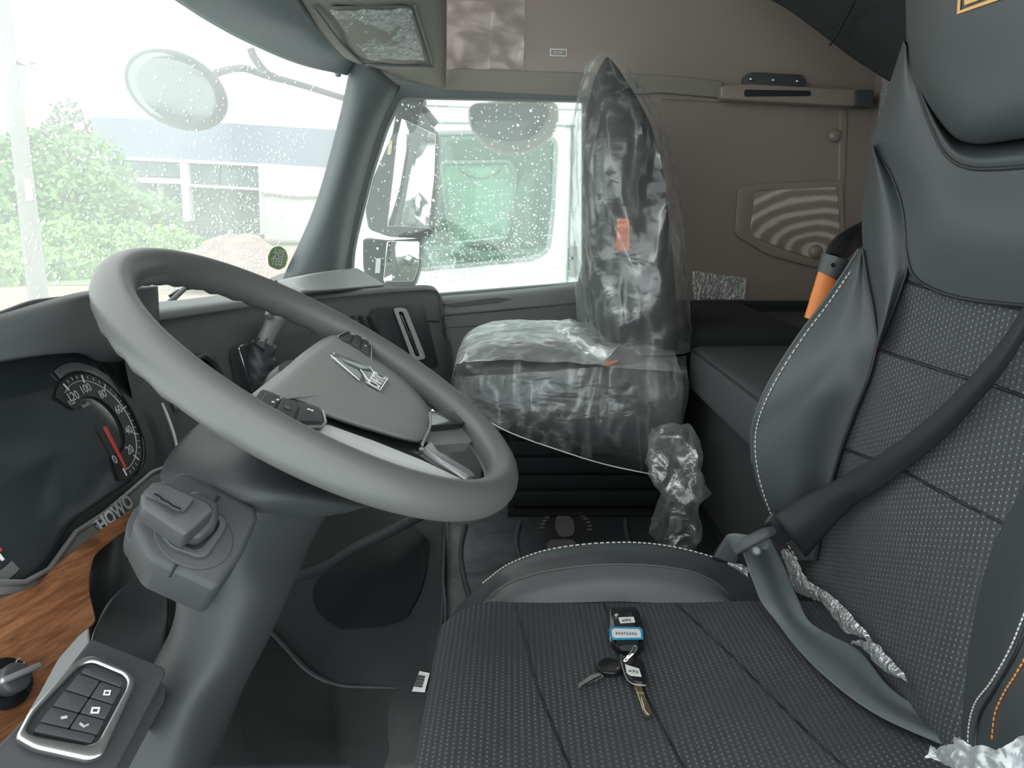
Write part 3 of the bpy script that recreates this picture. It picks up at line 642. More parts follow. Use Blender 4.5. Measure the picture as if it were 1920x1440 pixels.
# ------------------------------------------------------------------ steering column and lever
sc_ = thing('steering_column', 'grey moulded steering column cover rising from the footwell', 'steering column', PY(330, 1440, .62))
def ringrow(pts, dy, back=None): return [PY(*p) for p in pts]+[PY(*p)+Vector((-.02, dy, 0)) for p in pts[::-1]]
loft('lower_cover', [ringrow([(345, 960, .62), (430, 945, .60), (520, 950, .62), (622, 950, .71)], .14),
                     ringrow([(318, 1060, .60), (420, 1050, .58), (500, 1045, .61), (585, 1012, .70)], .12),
                     ringrow([(330, 1140, .61), (410, 1140, .58), (490, 1120, .60), (552, 1090, .68)], .12),
                     ringrow([(305, 1230, .61), (385, 1240, .58), (450, 1235, .60), (503, 1200, .68)], .12),
                     ringrow([(258, 1320, .60), (340, 1330, .57), (400, 1325, .60), (452, 1300, .67)], .12),
                     ringrow([(190, 1460, .58), (280, 1470, .56), (345, 1465, .58), (396, 1440, .65)], .12)], M['column'], sc_, nu=60, nv=40, cu=True, caps=True)
loft('upper_shroud', [ringrow([(392, 815, .72), (460, 840, .66), (560, 880, .66), (660, 890, .72)], .16),
                      ringrow([(330, 850, .66), (430, 880, .60), (560, 925, .61), (690, 930, .72)], .16),
                      ringrow([(300, 890, .63), (400, 925, .585), (520, 952, .60), (690, 948, .72)], .15),
                      ringrow([(318, 930, .62), (420, 955, .60), (520, 965, .62), (622, 962, .71)], .13)], M['column'], sc_, nu=60, nv=24, cu=True, caps=True)
# lever housing
hp = [(246, 985), (290, 905), (345, 880), (478, 948), (486, 968), (455, 1040), (412, 1100), (398, 1105), (280, 1050)]
HN = Vector((.45, -.62, .64)).normalized(); H0 = PY(360, 1000, .545)
def hpp(px, py, off=0): return PP(px, py, H0+HN*off, HN)
prism('lever_housing', [hpp(*p) for p in rp(hp, 16)], -HN*.075, M['column'], sc_, bevel=.008)
prism('housing_wing', [hpp(*p, -.03) for p in rp([(236, 985), (250, 955), (285, 930), (300, 1000), (262, 1030), (238, 1010)], 10)], -HN*.04, M['column'], sc_, bevel=.006)
er = [(362+78*math.cos(a)*.95-10*math.sin(a), 1006+60*math.sin(a)+18*math.cos(a)) for a in [2*math.pi*i/40 for i in range(40)]]
prism('round_insert', [hpp(*p, .0) for p in er], HN*.0025, M['column'], sc_, bevel=.001)
b1 = rp([(300, 975), (350, 940), (395, 952), (425, 980), (420, 998), (388, 1046), (372, 1050), (318, 1030), (298, 1004)], 14)
b2 = rp([(308, 980), (350, 950), (392, 960), (410, 982), (404, 998), (376, 1030), (362, 1034), (322, 1018), (306, 1002)], 12)
frame('lever_bezel', [hpp(*p, .003) for p in b1], [hpp(*p, .003) for p in b2], HN*.006, M['knob'], sc_, bevel=.001)
lv = thing('rotary_lever', 'chunky dark grey rotary lever knob below the steering wheel', 'lever', hpp(350, 990))
prism('knob_stem', [hpp(*p, .002) for p in rp([(312, 968), (360, 935), (404, 958), (402, 1000), (366, 1030), (322, 1012)], 14)], HN*.022, M['knob'], lv, bevel=.004)
def kp(px, py, off): return hpp(px, py, off)
prism('knob_body', [kp(*p, .050) for p in rp([(264, 925), (286, 903), (310, 902), (392, 940), (404, 955), (372, 985), (348, 1004), (318, 985), (286, 962), (266, 948)], 7)], -HN*.032, M['knob'], lv, bevel=.006)
prism('knob_cap', [kp(*p, .056) for p in rp([(272, 927), (288, 908), (310, 907), (366, 933), (346, 958), (300, 938)], 5)], -HN*.006, M['column'], lv, bevel=.002)
tube('knob_groove', [kp(*p, .0575) for p in [(288, 928), (300, 934), (302, 938), (318, 946), (320, 949), (338, 957)]], .0016, M['black'], lv, ns=6)
tube('housing_seam', [hpp(*p, .001) for p in [(340, 1042), (330, 1060), (318, 1082)]], .001, M['black'], sc_, ns=6)
tube('housing_seam', [hpp(*p, .001) for p in [(398, 952), (404, 940), (410, 930)]], .001, M['black'], sc_, ns=6)

# ------------------------------------------------------------------ steering wheel
an = .5525; SWN = Vector((math.sin(an), .0166, math.cos(an))).normalized()
SWC = Vector((-.190, .7493, 1.0375)); SR = Vector((0, 1, 0)); SR = (SR-SWN*SR.dot(SWN)).normalized(); SU = SWN.cross(SR)  # SR = driver's right, SU = driver's up (forward)
def sw_(r, u, h=0): return SWC+SR*r+SU*u+SWN*h
wh = thing('steering_wheel', 'large grey steering wheel with silver spoke inlays and winged emblem', 'steering wheel', SWC-SWN*.1)
N = 120; V = []; F = []; ns = 20
for i in range(N):
    a = 2*math.pi*i/N; d = SR*math.cos(a)+SU*math.sin(a); c = SWC+d*.21
    for k in range(ns):
        q = 2*math.pi*k/ns; g_ = .0
        # shallow finger grips under the upper rim
        if math.sin(a) > .35 and math.sin(q) < -.3: g_ = .0016*math.sin(a*46)
        V.append(c+d*((.0175)*math.cos(q))+SWN*((.0195+g_)*math.sin(q)))
for i in range(N):
    for k in range(ns): F.append((i*ns+k, ((i+1) % N)*ns+k, ((i+1) % N)*ns+(k+1) % ns, i*ns+(k+1) % ns))
mk('rim', V, F, M['rim'], wh)
# find wheel-plane coordinates of a pixel
def wpx(px, py, h=0):
    return PP(px, py, SWC+SWN*h, SWN)
# hub pad: dome drawn as stacked outlines
hubo = [(468, 752), (520, 705), (575, 660), (618, 632), (640, 632), (690, 662), (760, 715), (805, 770), (808, 800), (790, 832), (690, 808), (600, 778), (530, 752)]
def fromhub(off, s, cx=650, cy=735):
    return [wpx(cx+(p[0]-cx)*s, cy+(p[1]-cy)*s, off) for p in hubo]
rowsH = [fromhub(-.045, 1.02), fromhub(-.02, 1.03), fromhub(-.004, 1.0), fromhub(.006, .93), fromhub(.010, .78), fromhub(.012, .5), fromhub(.0125, .12)]
# keep the outline where the photo has it: base outline is read at h = 0
loft('airbag_cover', rowsH, M['hub'], wh, nu=70, nv=30, cu=True, caps=True)
hub_tree = bvh(bpy.data.objects['airbag_cover'])
# hub back
srings('hub_back', [(SWC-SWN*.10, .045, .04), (SWC-SWN*.07, .05, .045), (SWC-SWN*.03, .055, .05), (SWC-SWN*.012, .05, .045)], M['dashd'], wh, e=.8, ax=(SR, SU), nv=14)
def spatch(name, poly, h, mat, th_=.006, r=5, bevel=.0015): return prism(name, [wpx(*p, h) for p in rp(poly, r)], -SWN*th_, mat, wh, bevel=bevel)
# near-side spoke: black band, brushed silver inlay
spatch('spoke_arm', [(470, 755), (500, 735), (600, 772), (700, 800), (800, 838), (905, 890), (880, 915), (780, 880), (660, 850), (560, 800)], -.010, M['dashd'], .016, 6, .003)
spatch('black_inlay', [(612, 770), (640, 778), (700, 802), (795, 836), (800, 845), (892, 888), (868, 898), (790, 862), (700, 826), (614, 794)], -.002, M['gloss'], .006, 4)
spatch('silver_inlay', [(582, 800), (614, 796), (700, 826), (790, 862), (868, 899), (850, 902), (760, 880), (680, 856), (610, 825)], .006, M['inlay'], .006, 3)
# lower spokes
spatch('black_spoke', [(806, 770), (893, 774), (898, 786), (860, 795), (808, 799)], .002, M['gloss'], .008, 3)
spatch('grey_spoke', [(808, 797), (862, 792), (896, 786), (888, 806), (884, 830), (800, 836)], -.006, M['hub'], .012, 4)
spatch('spoke_edge', [(796, 838), (808, 828), (822, 846), (880, 880), (892, 892), (880, 892), (828, 862)], .004, M['silverp'], .006, 3)
tube('hub_edge_line', [wpx(*p, .004) for p in [(806, 775), (806, 800), (792, 832)]], .0016, M['silverp'], wh, n=12)
# far spoke and pods
spatch('far_spoke', [(640, 640), (690, 655), (760, 705), (790, 742), (760, 745), (690, 700)], -.012, M['dashd'], .012)
def pod(pts, h, label):
    p_ = prism('button_pod', [wpx(*p, h) for p in rp(pts, 6)], -SWN*.016, M['knob'], wh, bevel=.003); return p_
pd = pod([(474, 750), (490, 728), (520, 738), (570, 752), (602, 764), (611, 792), (604, 800), (570, 804), (545, 790)], .010, '')
def podbits(cx, cy, d1, d2, par):
    pass
tube('pod_edge', [wpx(*p, .011) for p in [(478, 748), (500, 762), (540, 786), (560, 800), (604, 800), (611, 792), (606, 770)]], .0011, M['silverp'], pd)
for poly in ([(488, 752), (500, 734), (526, 742), (516, 764)], [(520, 768), (530, 744), (562, 754), (550, 786)], [(556, 788), (566, 756), (598, 766), (604, 790)]):
    prism('button', [wpx(*p, .0125) for p in rp(poly, 3)], -SWN*.003, M['column'], pd, bevel=.0008)
tube('rocker_nub', [wpx(534, 762, .014), wpx(542, 766, .014)], .0025, M['knob'], pd)
for q in ((519, 749), (510, 753), (577, 767), (583, 769)): tube('button_mark', [wpx(q[0], q[1], .0130), wpx(q[0]+4, q[1]+1, .0130)], .0007, M['white'], pd, ns=5)
pd2 = pod([(632, 632), (650, 622), (690, 622), (698, 640), (696, 676), (680, 668)], .006, '')
tube('pod_edge', [wpx(*p, .007) for p in [(634, 630), (650, 622), (690, 622), (697, 640), (696, 674)]], .0010, M['silverp'], pd2)
for poly in ([(642, 632), (652, 626), (664, 627), (656, 640)], [(660, 641), (668, 627), (680, 628), (674, 650)], [(678, 654), (683, 630), (691, 630), (692, 664)]):
    prism('button', [wpx(*p, .0085) for p in rp(poly, 2)], -SWN*.003, M['column'], pd2, bevel=.0006)
for q in ((659, 626), (682, 634), (684, 648)): tube('button_mark', [wpx(q[0], q[1], .0093), wpx(q[0]+3, q[1]+1, .0093)], .0006, M['white'], pd2, ns=5)
# emblem
def hp_(px, py, off=.001): return on(hub_tree, px, py, off)
wing1 = [(621, 668), (632, 673), (650, 679), (690, 690), (694, 696), (670, 694)]
wing2 = [(619, 671), (640, 682), (668, 696), (676, 706), (672, 716), (640, 690)]
wing3 = [(676, 697), (700, 702), (688, 718), (684, 716)]
eb = prism('emblem', [hp_(*p, .001) for p in wing1], SWN*.0012, M['silver'], wh)
prism('emblem_wing', [hp_(*p, .001) for p in wing2], SWN*.0012, M['silverp'], eb)
prism('emblem_wing', [hp_(*p, .001) for p in wing3], SWN*.0012, M['silverp'], eb)
for pts in ([(619, 670), (672, 717), (686, 720)], [(625, 666), (692, 692), (698, 701)], [(621, 672), (675, 696), (691, 696)], [(674, 697), (688, 716)]):
    tube('emblem_line', [hp_(*p, .0024) for p in pts], .0008, M['chrome'], eb, ns=6)
pl = [(700, 701), (724, 713), (710, 735), (687, 722)]
prism('emblem_plate', [hp_(*p, .001) for p in pl], SWN*.0012, M['dashd'], eb)
tube('emblem_line', [hp_(*p, .0024) for p in pl], .0009, M['chrome'], eb, closed=True, ns=6)
ed = (hp_(715, 704)-hp_(693, 733)).normalized()
W_ = (hp_(700, 701)-hp_(687, 722)).length
text('emblem_text', 'CNHTC', hp_(705.5, 718, .0030), ed, SWN.cross(ed), W_*.34, M['white'], eb, .0003, .85, .0001)

# ================================================================== SLEEPER: bunk, rail, curtain, window
bb = prism('bunk_box', [Vector((.46, 1.16, .505)), Vector((1.1, 1.16, .505)), Vector((1.1, 2.38, .505)), Vector((.46, 2.38, .505))], (0, 0, .28), M['carpet'], bevel=.01)
tag(bb, 'dark carpet covered bunk box between the two seats', 'bunk base')
fm = loft('bunk_mattress', [[PY(1308, 672, 1.72), PY(1345, 735, 1.50), PY(1410, 800, 1.27), PY(1480, 880, 1.10)],
                       [PY(1303, 705, 1.71), PY(1340, 780, 1.48), PY(1400, 865, 1.26), PY(1480, 960, 1.09)],
                       [PY(1312, 730, 1.71), PY(1350, 800, 1.48), PY(1412, 880, 1.26), PY(1490, 980, 1.09)]], M['mattress'], nu=4, nv=4)
bpy.data.objects.remove(fm)
mb = thing('bunk_mattress', 'charcoal cloth bunk mattress overhanging its carpet box', 'mattress', (.75, 1.5, .79))
Lm = PY(1306, 680, 1.72).x
def rbox(name, x0, x1, y0, y1, z0, z1, mat, par, b=.02): return box(name, ((x0+x1)/2, (y0+y1)/2, (z0+z1)/2), (x1-x0, y1-y0, z1-z0), mat, par, bevel=b)
rbox('mattress_front', .42, .72, 1.15, 1.75, .785, .895, M['mattress'], mb, .022)
rbox('mattress_rear', .725, 1.10, 1.15, 2.34, .785, .90, M['mattress'], mb, .02)
rbox('far_bolster', .44, .722, 1.80, 2.34, .785, .93, M['curtain'], mb, .03)
tube('edge_piping', [Vector((.424, 1.17, .885)), Vector((.424, 1.73, .885))], .0025, M['seatb'], mb)
rbox('far_ledge', .44, 1.10, 2.345, 2.385, .785, .925, M['curtain'], mb, .015)
wl = struct(mk('wall_lower_right', [(-.2, 2.41, .5), (1.1, 2.41, .5), (1.1, 2.41, .925), (.22, 2.41, .925), (.22, 2.41, .86), (-.2, 2.41, .86)], [(0, 1, 2, 3, 4, 5)], M['doord'], smooth=False))
wl.name = 'baseboard_right'
# grab rail with bracket
gr_ = thing('grab_rail', 'dark grab rail with three screw bracket on the brown wall', 'grab rail', PY(1500, 180, 2.36))
prism('rail_bar', [PY(*p, 2.36) for p in rp([(1352, 160), (1400, 157), (1638, 169), (1638, 199), (1560, 197), (1352, 186)], 8)], (0, .045, 0), M['brown'], gr_, bevel=.004)
prism('rail_slot', [PY(*p, 2.357) for p in rp([(1396, 168), (1520, 170), (1520, 180), (1396, 181)], 4)], (0, .004, 0), M['black'], gr_)
prism('end_cap', [PY(*p, 2.352) for p in rp([(1604, 168), (1638, 168), (1638, 202), (1604, 198)], 5)], (0, .05, 0), M['knob'], gr_, bevel=.003)
prism('bracket', [PY(*p, 2.385) for p in rp([(1393, 160), (1395, 142), (1410, 135), (1505, 140), (1512, 150), (1510, 163)], 6)], (0, .02, 0), M['dashd'], gr_, bevel=.002)
for x, y in ((1409, 148), (1451, 150), (1496, 152)):
    c = PY(x, y, 2.38); srings('screw', [(c+Vector((0, .004, 0)), .006, .006), (c, .006, .006), (c-Vector((0, .003, 0)), .003, .003)], M['silver'], gr_, e=1, ax=('x', 'z'), nu=14, nv=8)
# wall panel with the curtain's reflection painted on as rings
rw = thing('wall_board', 'glossy wall panel with painted ring reflection and round stud low on the brown wall', 'wall board', PY(1490, 500, 2.40))
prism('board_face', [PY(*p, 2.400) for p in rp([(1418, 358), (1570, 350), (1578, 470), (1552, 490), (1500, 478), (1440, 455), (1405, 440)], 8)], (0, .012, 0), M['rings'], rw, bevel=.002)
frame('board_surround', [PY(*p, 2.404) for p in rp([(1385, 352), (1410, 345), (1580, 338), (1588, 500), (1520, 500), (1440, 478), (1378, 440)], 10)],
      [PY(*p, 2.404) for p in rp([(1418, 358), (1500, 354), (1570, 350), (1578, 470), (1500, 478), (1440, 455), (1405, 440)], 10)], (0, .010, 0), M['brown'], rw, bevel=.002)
c = PY(1530, 472, 2.395)
srings('stud', [(c+Vector((0, .01, 0)), .022, .022), (c, .022, .022), (c-Vector((0, .008, 0)), .014, .014)], M['brown'], rw, e=1, ax=('x', 'z'), nu=24, nv=8)
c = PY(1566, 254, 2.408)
kb = srings('wall_knob', [(c+Vector((0, .008, 0)), .019, .019), (c, .019, .019), (c-Vector((0, .006, 0)), .015, .015)], M['brown'], None, e=1, ax=('x', 'z'), nu=24, nv=8)  # round knob on the brown wall
tag(kb, 'round brown knob on the wall above the panel with painted reflection', 'plug')
ws_ = prism('wall_sticker', [PY(*p, YW-.002) for p in [(1031, 91), (1063, 92), (1063, 106), (1031, 105)]], (0, .001, 0), M['label'])
tag(ws_, 'small white printed sticker on the brown wall above the window', 'sticker')
prism('sticker_face', [PY(*p, YW-.0026) for p in [(1033, 93), (1061, 94), (1061, 104), (1033, 103)]], (0, .0004, 0), M['brown'], ws_)
for k in range(7):
    q = 1036+k*3.4; tube('print_mark', [PY(q, 96, YW-.003), PY(q+.5, 101, YW-.003)], .0014, M['label'] if k % 3 else M['grey_print'], ws_, ns=5)
# loose clear film pieces stuck on the brown wall
def wfilm(poly, lab, mat, y=2.405, seed=1, amp=.005, n=26):
    (a, b, c, d) = poly; rows = []
    for j in range(6):
        rows.append([PY(*[((a[k]*(1-i/5)+b[k]*i/5)*(1-j/5)+(d[k]*(1-i/5)+c[k]*i/5)*j/5) for k in (0, 1)], y) for i in range(6)])
    o = loft('protective_film', rows, mat, nu=n, nv=n, fn=crumple(amp, 22, seed)); tag(o, lab, 'protective film'); return o
wfilm([(840, 4), (985, 0), (982, 128), (826, 128)], 'creased clear film patch with painted pinkish reflection on the wall above the passenger window', film('reflection_panel_film', base=.16, streak=.26, scale=4, col=(.75, .66, .62), rough=.3), seed=2, amp=.006)  # pinkish film colour paints the pale reflection on this panel
wfilm([(1296, 508), (1400, 520), (1396, 560), (1300, 562)], 'wrinkled clear film strip on the wall behind the passenger seat', M['filmw'], seed=5)
def rfilm():
    rows = [[Vector((1.098, 2.36-.5*i/6, 1.60-.5*j/6)) for i in range(7)] for j in range(7)]
    o = loft('protective_film', rows, M['filmw'], nu=40, nv=40, fn=crumple(.006, 26, 9)); tag(o, 'crinkled clear film on the rear wall beside the headrest', 'protective film')
rfilm()
# upper bunk curtain (dark) at top right
cu = loft('sleeper_curtain', [[PY(1400, -20, 2.2), PY(1470, 10, 2.12), PY(1540, 60, 2.02), PY(1620, 118, 1.9), PY(1720, 170, 1.7), PY(1960, 200, 1.4)],
                   [PY(1400, -120, 2.2), PY(1480, -80, 2.05), PY(1560, -40, 1.95), PY(1640, 20, 1.8), PY(1740, 40, 1.65), PY(1980, 60, 1.35)],
                   [PY(1420, -330, 2.1), PY(1500, -300, 1.95), PY(1600, -300, 1.85), PY(1700, -300, 1.75), PY(1800, -300, 1.6), PY(2000, -300, 1.3)]], M['curtain'], nu=50, nv=30, solid=.012)
tag(cu, 'black sleeper curtain bundled under the roof behind the headrest', 'curtain')
tube('fold_line', [PY(1604, 0, 1.78), PY(1580, 45, 1.88), PY(1556, 85, 1.92)], .003, M['curtain'], cu, n=16)

# ================================================================== PASSENGER SEAT
ps = thing('passenger_seat', 'black passenger seat wrapped in clear plastic beside the door', 'seat', (.15, 1.9, .505))
def sxz(y_, x0, x1, Y=1.80): # ring centre from pixel extents at height y_
    a = PY(x0, y_, Y); b = PY(x1, y_, Y); return a, b
def back_rings(infl=0.0):
    out_ = []
    for (y_, x0, x1, hw) in ((655, 1122, 1282, .23), (630, 1112, 1287, .245), (560, 1100, 1284, .25), (470, 1096, 1276, .25), (380, 1093, 1267, .25), (300, 1093, 1254, .245), (230, 1096, 1234, .22), (170, 1106, 1206, .17), (120, 1120, 1175, .13), (98, 1130, 1160, .09)):
        a, b = sxz(y_, x0, x1); c = (a+b)/2; c.y = 1.93; out_.append((c, (b.x-a.x)/2*.93+infl, hw+infl))
    return out_
srings('backrest', back_rings(-.012), M['seatb'], ps, e=.55, nu=48, nv=60)
def cush_rings(infl=0.0):
    out_ = []
    for (x, zt, zb, hw) in ((-.134, .830, .79, .13), (-.124, .855, .768, .19), (-.09, .878, .745, .235), (-.03, .893, .715, .255), (.08, .897, .675, .26), (.22, .890, .635, .26), (.34, .885, .605, .26), (.385, .87, .62, .25)):
        out_.append((Vector((x, 1.89, (zt+zb)/2)), hw+infl, (zt-zb)/2+infl))
    return out_
srings('cushion', cush_rings(-.010), M['seatb'], ps, e=.5, ax=('y', 'z'), nu=48, nv=40)
for k in range(5):
    z0 = .515+k*.042; rbox('bellows_fold', .0-.006*(k % 2), .375, 1.66+.006*(k % 2), 2.10, z0, z0+.044, M['rubber'], ps, .012)
rbox('base_plate', -.01, .38, 1.64, 2.12, .503, .514, M['rubber'], ps, .003)
prism('headrest_label', [PY(*p, 1.672) for p in rp([(1157, 409), (1180, 410), (1181, 470), (1156, 472)], 5)], (0, .004, 0), M['orangel'], ps, bevel=.001)
prism('side_label', [PY(*p, 1.62) for p in [(1134, 682), (1158, 674), (1158, 678), (1137, 686)]], (0, .003, 0), M['orangel'], ps)
sb_ = tube('armrest', [PY(1042, 640, 1.86), PY(1065, 652, 1.80), PY(1100, 655, 1.76), PY(1118, 658, 1.76)], [(.02, .012), (.024, .014), (.024, .014), (.014, .01)], M['column'], ps, n=16, ns=14)
ph = loft('seat_side_handle', [[PY(1096, 480, 2.2), PY(1082, 540, 2.2), PY(1082, 600, 2.2), PY(1092, 640, 2.2)], [PY(1112, 480, 2.2), PY(1104, 540, 2.2), PY(1104, 600, 2.2), PY(1110, 640, 2.2)]], M['door'], nu=14, nv=5, solid=.02)
ph.parent = ps; ph.matrix_parent_inverse = Matrix.Translation(ps.location).inverted()
# plastic covers
def skin_noise(amp, sc, seed):
    def f(v):
        q = Vector((v.x*sc, v.y*sc, v.z*sc*.55))+Vector((seed, seed*2, 0))
        n1 = noise.noise(q); n2 = noise.noise(q*2.7+Vector((5, 1, 2)))
        n3 = noise.noise(Vector((v.x*38, v.y*38, v.z*7+seed))); r = (1-abs(n1)*2.2)*amp + (1-abs(n2)*2)*amp*.45+(1-abs(n3)*3)*amp*.4
        d = Vector((v.x-.25, v.y-1.92, 0));
        return v+d.normalized()*r if d.length > .01 else v
    return f
bc = back_rings(.010); bc = [(bc[0][0]+Vector((0, 0, .01)), bc[0][1]+.01, bc[0][2]+.01)]+bc[1:]
a, b = sxz(86, 1138, 1162); top = (a+b)/2; top.y = 1.93; bc.append((top, .008, .05))
pc1 = srings('plastic_seat_cover', bc, M['film'], None, e=.62, nu=110, nv=150, fn=skin_noise(.011, 11, 1))
tag(pc1, 'crinkled clear plastic bag over the passenger seat backrest', 'plastic cover')
cc = cush_rings(.008)
def cn(v):
    q = Vector((v.x*9, v.y*14, v.z*9)); n1 = noise.noise(q); n2 = noise.noise(q*2.9)
    return v+Vector((0, -(1-abs(n1)*2)*.006, (1-abs(n1)*2.2)*.006+(1-abs(n2)*2)*.003))
pc2 = srings('plastic_seat_cover', cc, film('cushion_cover_film', base=.05, streak=.15, scale=9, rough=.3), None, e=.5, ax=('y', 'z'), nu=90, nv=90, fn=cn)
rows = []
for c_, hw, hz in cush_rings(.013):
    row = []
    for i in range(11):
        u = (-1+2*i/10)*.93; k = max(0, 1-abs(u)**4)**.25; row.append(Vector((c_.x-.004, c_.y+hw*u, c_.z+hz*k)))
    rows.append(row)
c0, hw0, hz0 = cush_rings(.013)[0]
rows.insert(0, [Vector((c0.x-.012, c0.y+hw0*(-1+2*i/10)*.9, c0.z-hz0*.2)) for i in range(11)])
loft('milky_top_sheet', rows, film('milky_top_film', base=.48, streak=.35, scale=9, rough=.3), pc2, nu=70, nv=70, fn=cn)
tag(pc2, 'milky clear plastic pulled over the passenger seat cushion', 'plastic cover')
# hanging skirt of the cushion cover on the near side
rows = [[PY(852, 705, 1.615), PY(960, 700, 1.60), PY(1080, 692, 1.60), PY(1190, 680, 1.60), PY(1288, 665, 1.62)],
        [PY(856, 735, 1.61), PY(955, 750, 1.595), PY(1070, 780, 1.59), PY(1185, 790, 1.59), PY(1288, 760, 1.61)],
        [PY(864, 756, 1.61), PY(950, 806, 1.60), PY(1060, 846, 1.60), PY(1180, 880, 1.60), PY(1262, 890, 1.62)]]
sk = loft('cover_skirt', rows, film('skirt_film', base=.04, streak=.22, scale=12, rough=.3), pc2, nu=90, nv=60, fn=crumple(.006, 13, 4))
tube('skirt_hem', [PY(864, 757, 1.60), PY(950, 808, 1.592), PY(1060, 848, 1.592), PY(1140, 872, 1.59), PY(1225, 890, 1.60)], .0013, M['label'], pc2, n=40, ns=6)
kn = loft('gathered_plastic', [[PY(1030, 640, 1.84), PY(1045, 604, 1.80), PY(1080, 600, 1.78), PY(1110, 640, 1.76)], [PY(1040, 650, 1.76), PY(1062, 625, 1.72), PY(1095, 628, 1.70), PY(1130, 665, 1.68)], [PY(1100, 668, 1.66), PY(1130, 672, 1.64), PY(1150, 660, 1.64), PY(1165, 640, 1.66)]], M['film2'], pc2, nu=40, nv=40, fn=crumple(.01, 30, 8))
for (p0, p1, p2) in (((1120, 716), (1160, 712), (1180, 714)), ((1080, 640), (1140, 655), (1170, 660)), ((1165, 640), (1178, 655), (1168, 668))):
    pass
# plastic bag heap on the floor
def bagf(v):
    q = v*13; n1 = noise.noise(q); n2 = noise.noise(q*2.6+Vector((3, 3, 3))); d = v-Vector((.365, 1.56, .60)); d.z *= .4
    return v+d.normalized()*((1-abs(n1)*3)*.022+(1-abs(n2)*2)*.009)
bg_ = srings('plastic_bag', [(Vector((.372, 1.54, .506)), .02, .04), (Vector((.37, 1.54, .512)), .042, .07), (Vector((.372, 1.55, .57)), .040, .07), (Vector((.36, 1.56, .65)), .040, .07), (Vector((.35, 1.57, .72)), .032, .05), (Vector((.335, 1.58, .745)), .012, .02)], film('bag_film', base=.16, streak=.36, scale=12, rough=.2), None, e=.8, nu=70, nv=70, fn=bagf)
tag(bg_, 'crumpled clear plastic bag on the floor against the bunk box', 'plastic bag')

# ================================================================== ORANGE HANDLED TOOL
ot = thing('orange_handle', 'orange plastic handle with black collar behind the driver seat', 'handle', PY(1530, 560, 1.32))
tube('orange_grip', [PY(1524, 600, 1.32), PY(1540, 560, 1.32), PY(1553, 512, 1.32)], [(.016, .012), (.020, .013), (.018, .012)], M['oran2'], ot, n=12, ns=16, flat=(0, 1, 0))
tube('black_collar', [PY(1550, 517, 1.32), PY(1556, 506, 1.32), PY(1566, 482, 1.32)], [(.020, .016), (.022, .018), (.025, .02)], M['knob'], ot, n=10, ns=18)
tube('black_hose', [PY(1562, 490, 1.34), PY(1575, 468, 1.36), PY(1596, 450, 1.38), PY(1640, 425, 1.40)], [.018, .022, .022, .020], M['gloss'], ot, n=20, ns=16)
srings('rivet', [(PY(1562, 497, 1.298), .004, .004), (PY(1562, 497, 1.294), .004, .004)], M['black'], ot, e=1, ax=('x', 'z'), nu=10, nv=4)

# ================================================================== DRIVER SEAT
dsx = thing('driver_seat', 'charcoal driver seat with dotted cloth centre, leather bolsters and built in headrest', 'seat', (.25, .8, .3))
# cushion body
def cz(x, y):  # crowned cushion top
    e1 = max(0, (-.02-x)/.09); return .645-.045*min(1.5, e1)**2.2-.006*((y-.78)/.25)**2
rows = []
for j in range(40):
    y = .42+(1.005-.42)*j/39; r = []
    for i in range(60):
        x = -.105+.60*(i/59)**1.15
        r.append(Vector((x, y, cz(x, y))))
    rows.append(r)
fabc = loft('cushion_cloth', rows, M['fab_c'], dsx, nu=60, nv=40, lin=True)
tf = bvh(fabc)
frontrow = [Vector((-.105, .42+.585*j/20, cz(-.105, .42+.585*j/20))) for j in range(21)]
loft('cushion_front', [frontrow, [v+Vector((-.006, 0, -.02)) for v in frontrow], [v+Vector((.0, 0, -.06)) for v in frontrow], [v+Vector((.03, 0, -.12)) for v in frontrow]], M['leather'], dsx, nu=21, nv=16)
rbox('cushion_pan', -.07, .50, .44, 1.02, .45, .585, M['black'], dsx, .02)
rbox('suspension_base', .0, .46, .50, .98, .17, .45, M['black'], dsx, .03)
# pleat seams on cushion
for pts in ([(966, 1138), (985, 1200), (1005, 1280), (1040, 1370), (1070, 1445)], [(1132, 1134), (1165, 1200), (1205, 1290), (1255, 1390), (1285, 1445)], [(1268, 1134), (1340, 1200), (1430, 1290), (1530, 1390), (1590, 1445)]):
    tube('pleat_seam', [on(tf, *p, .0004) for p in pts], .0016, M['black'], dsx, n=40, ns=6)
# inner side bolster of cushion
A_ = [(828, 1190), (850, 1160), (905, 1136), (1010, 1130), (1150, 1128), (1300, 1133), (1430, 1134), (1540, 1150)]
B_ = [(850, 1164), (880, 1146), (905, 1132), (960, 1092), (1130, 1059), (1330, 1080), (1378, 1131), (1540, 1148)]
ARC = [(905, 1132), (930, 1108), (965, 1088), (1020, 1072), (1085, 1062), (1150, 1058), (1220, 1060), (1290, 1070), (1335, 1088), (1362, 1110), (1378, 1132)]
AB = [(905, 1133), (950, 1132), (1000, 1131), (1050, 1130), (1100, 1129), (1150, 1128), (1200, 1129), (1250, 1131), (1300, 1132), (1345, 1133), (1378, 1134)]
EDG = [(826, 1215), (838, 1168), (868, 1128), (905, 1094), (955, 1058), (1035, 1030), (1150, 1018), (1250, 1024), (1350, 1050), (1430, 1088), (1500, 1140)]
def ly(pts, Y): return [PY(*p, Y) for p in pts]
bpn = loft('bolster_panel', [ly(AB, 1.0), [PY((a[0]+b[0])/2, (a[1]*.5+b[1]*.5)-2, 1.012) for a, b in zip(AB, ARC)], ly(ARC, 1.035)], M['leatherl'], dsx, nu=60, nv=16)
INN = [(826, 1215)]+[(838, 1172), (870, 1150)]+[ARC[k] for k in (0, 2, 4, 5, 7, 8)]+[(1395, 1134), (1500, 1142)]
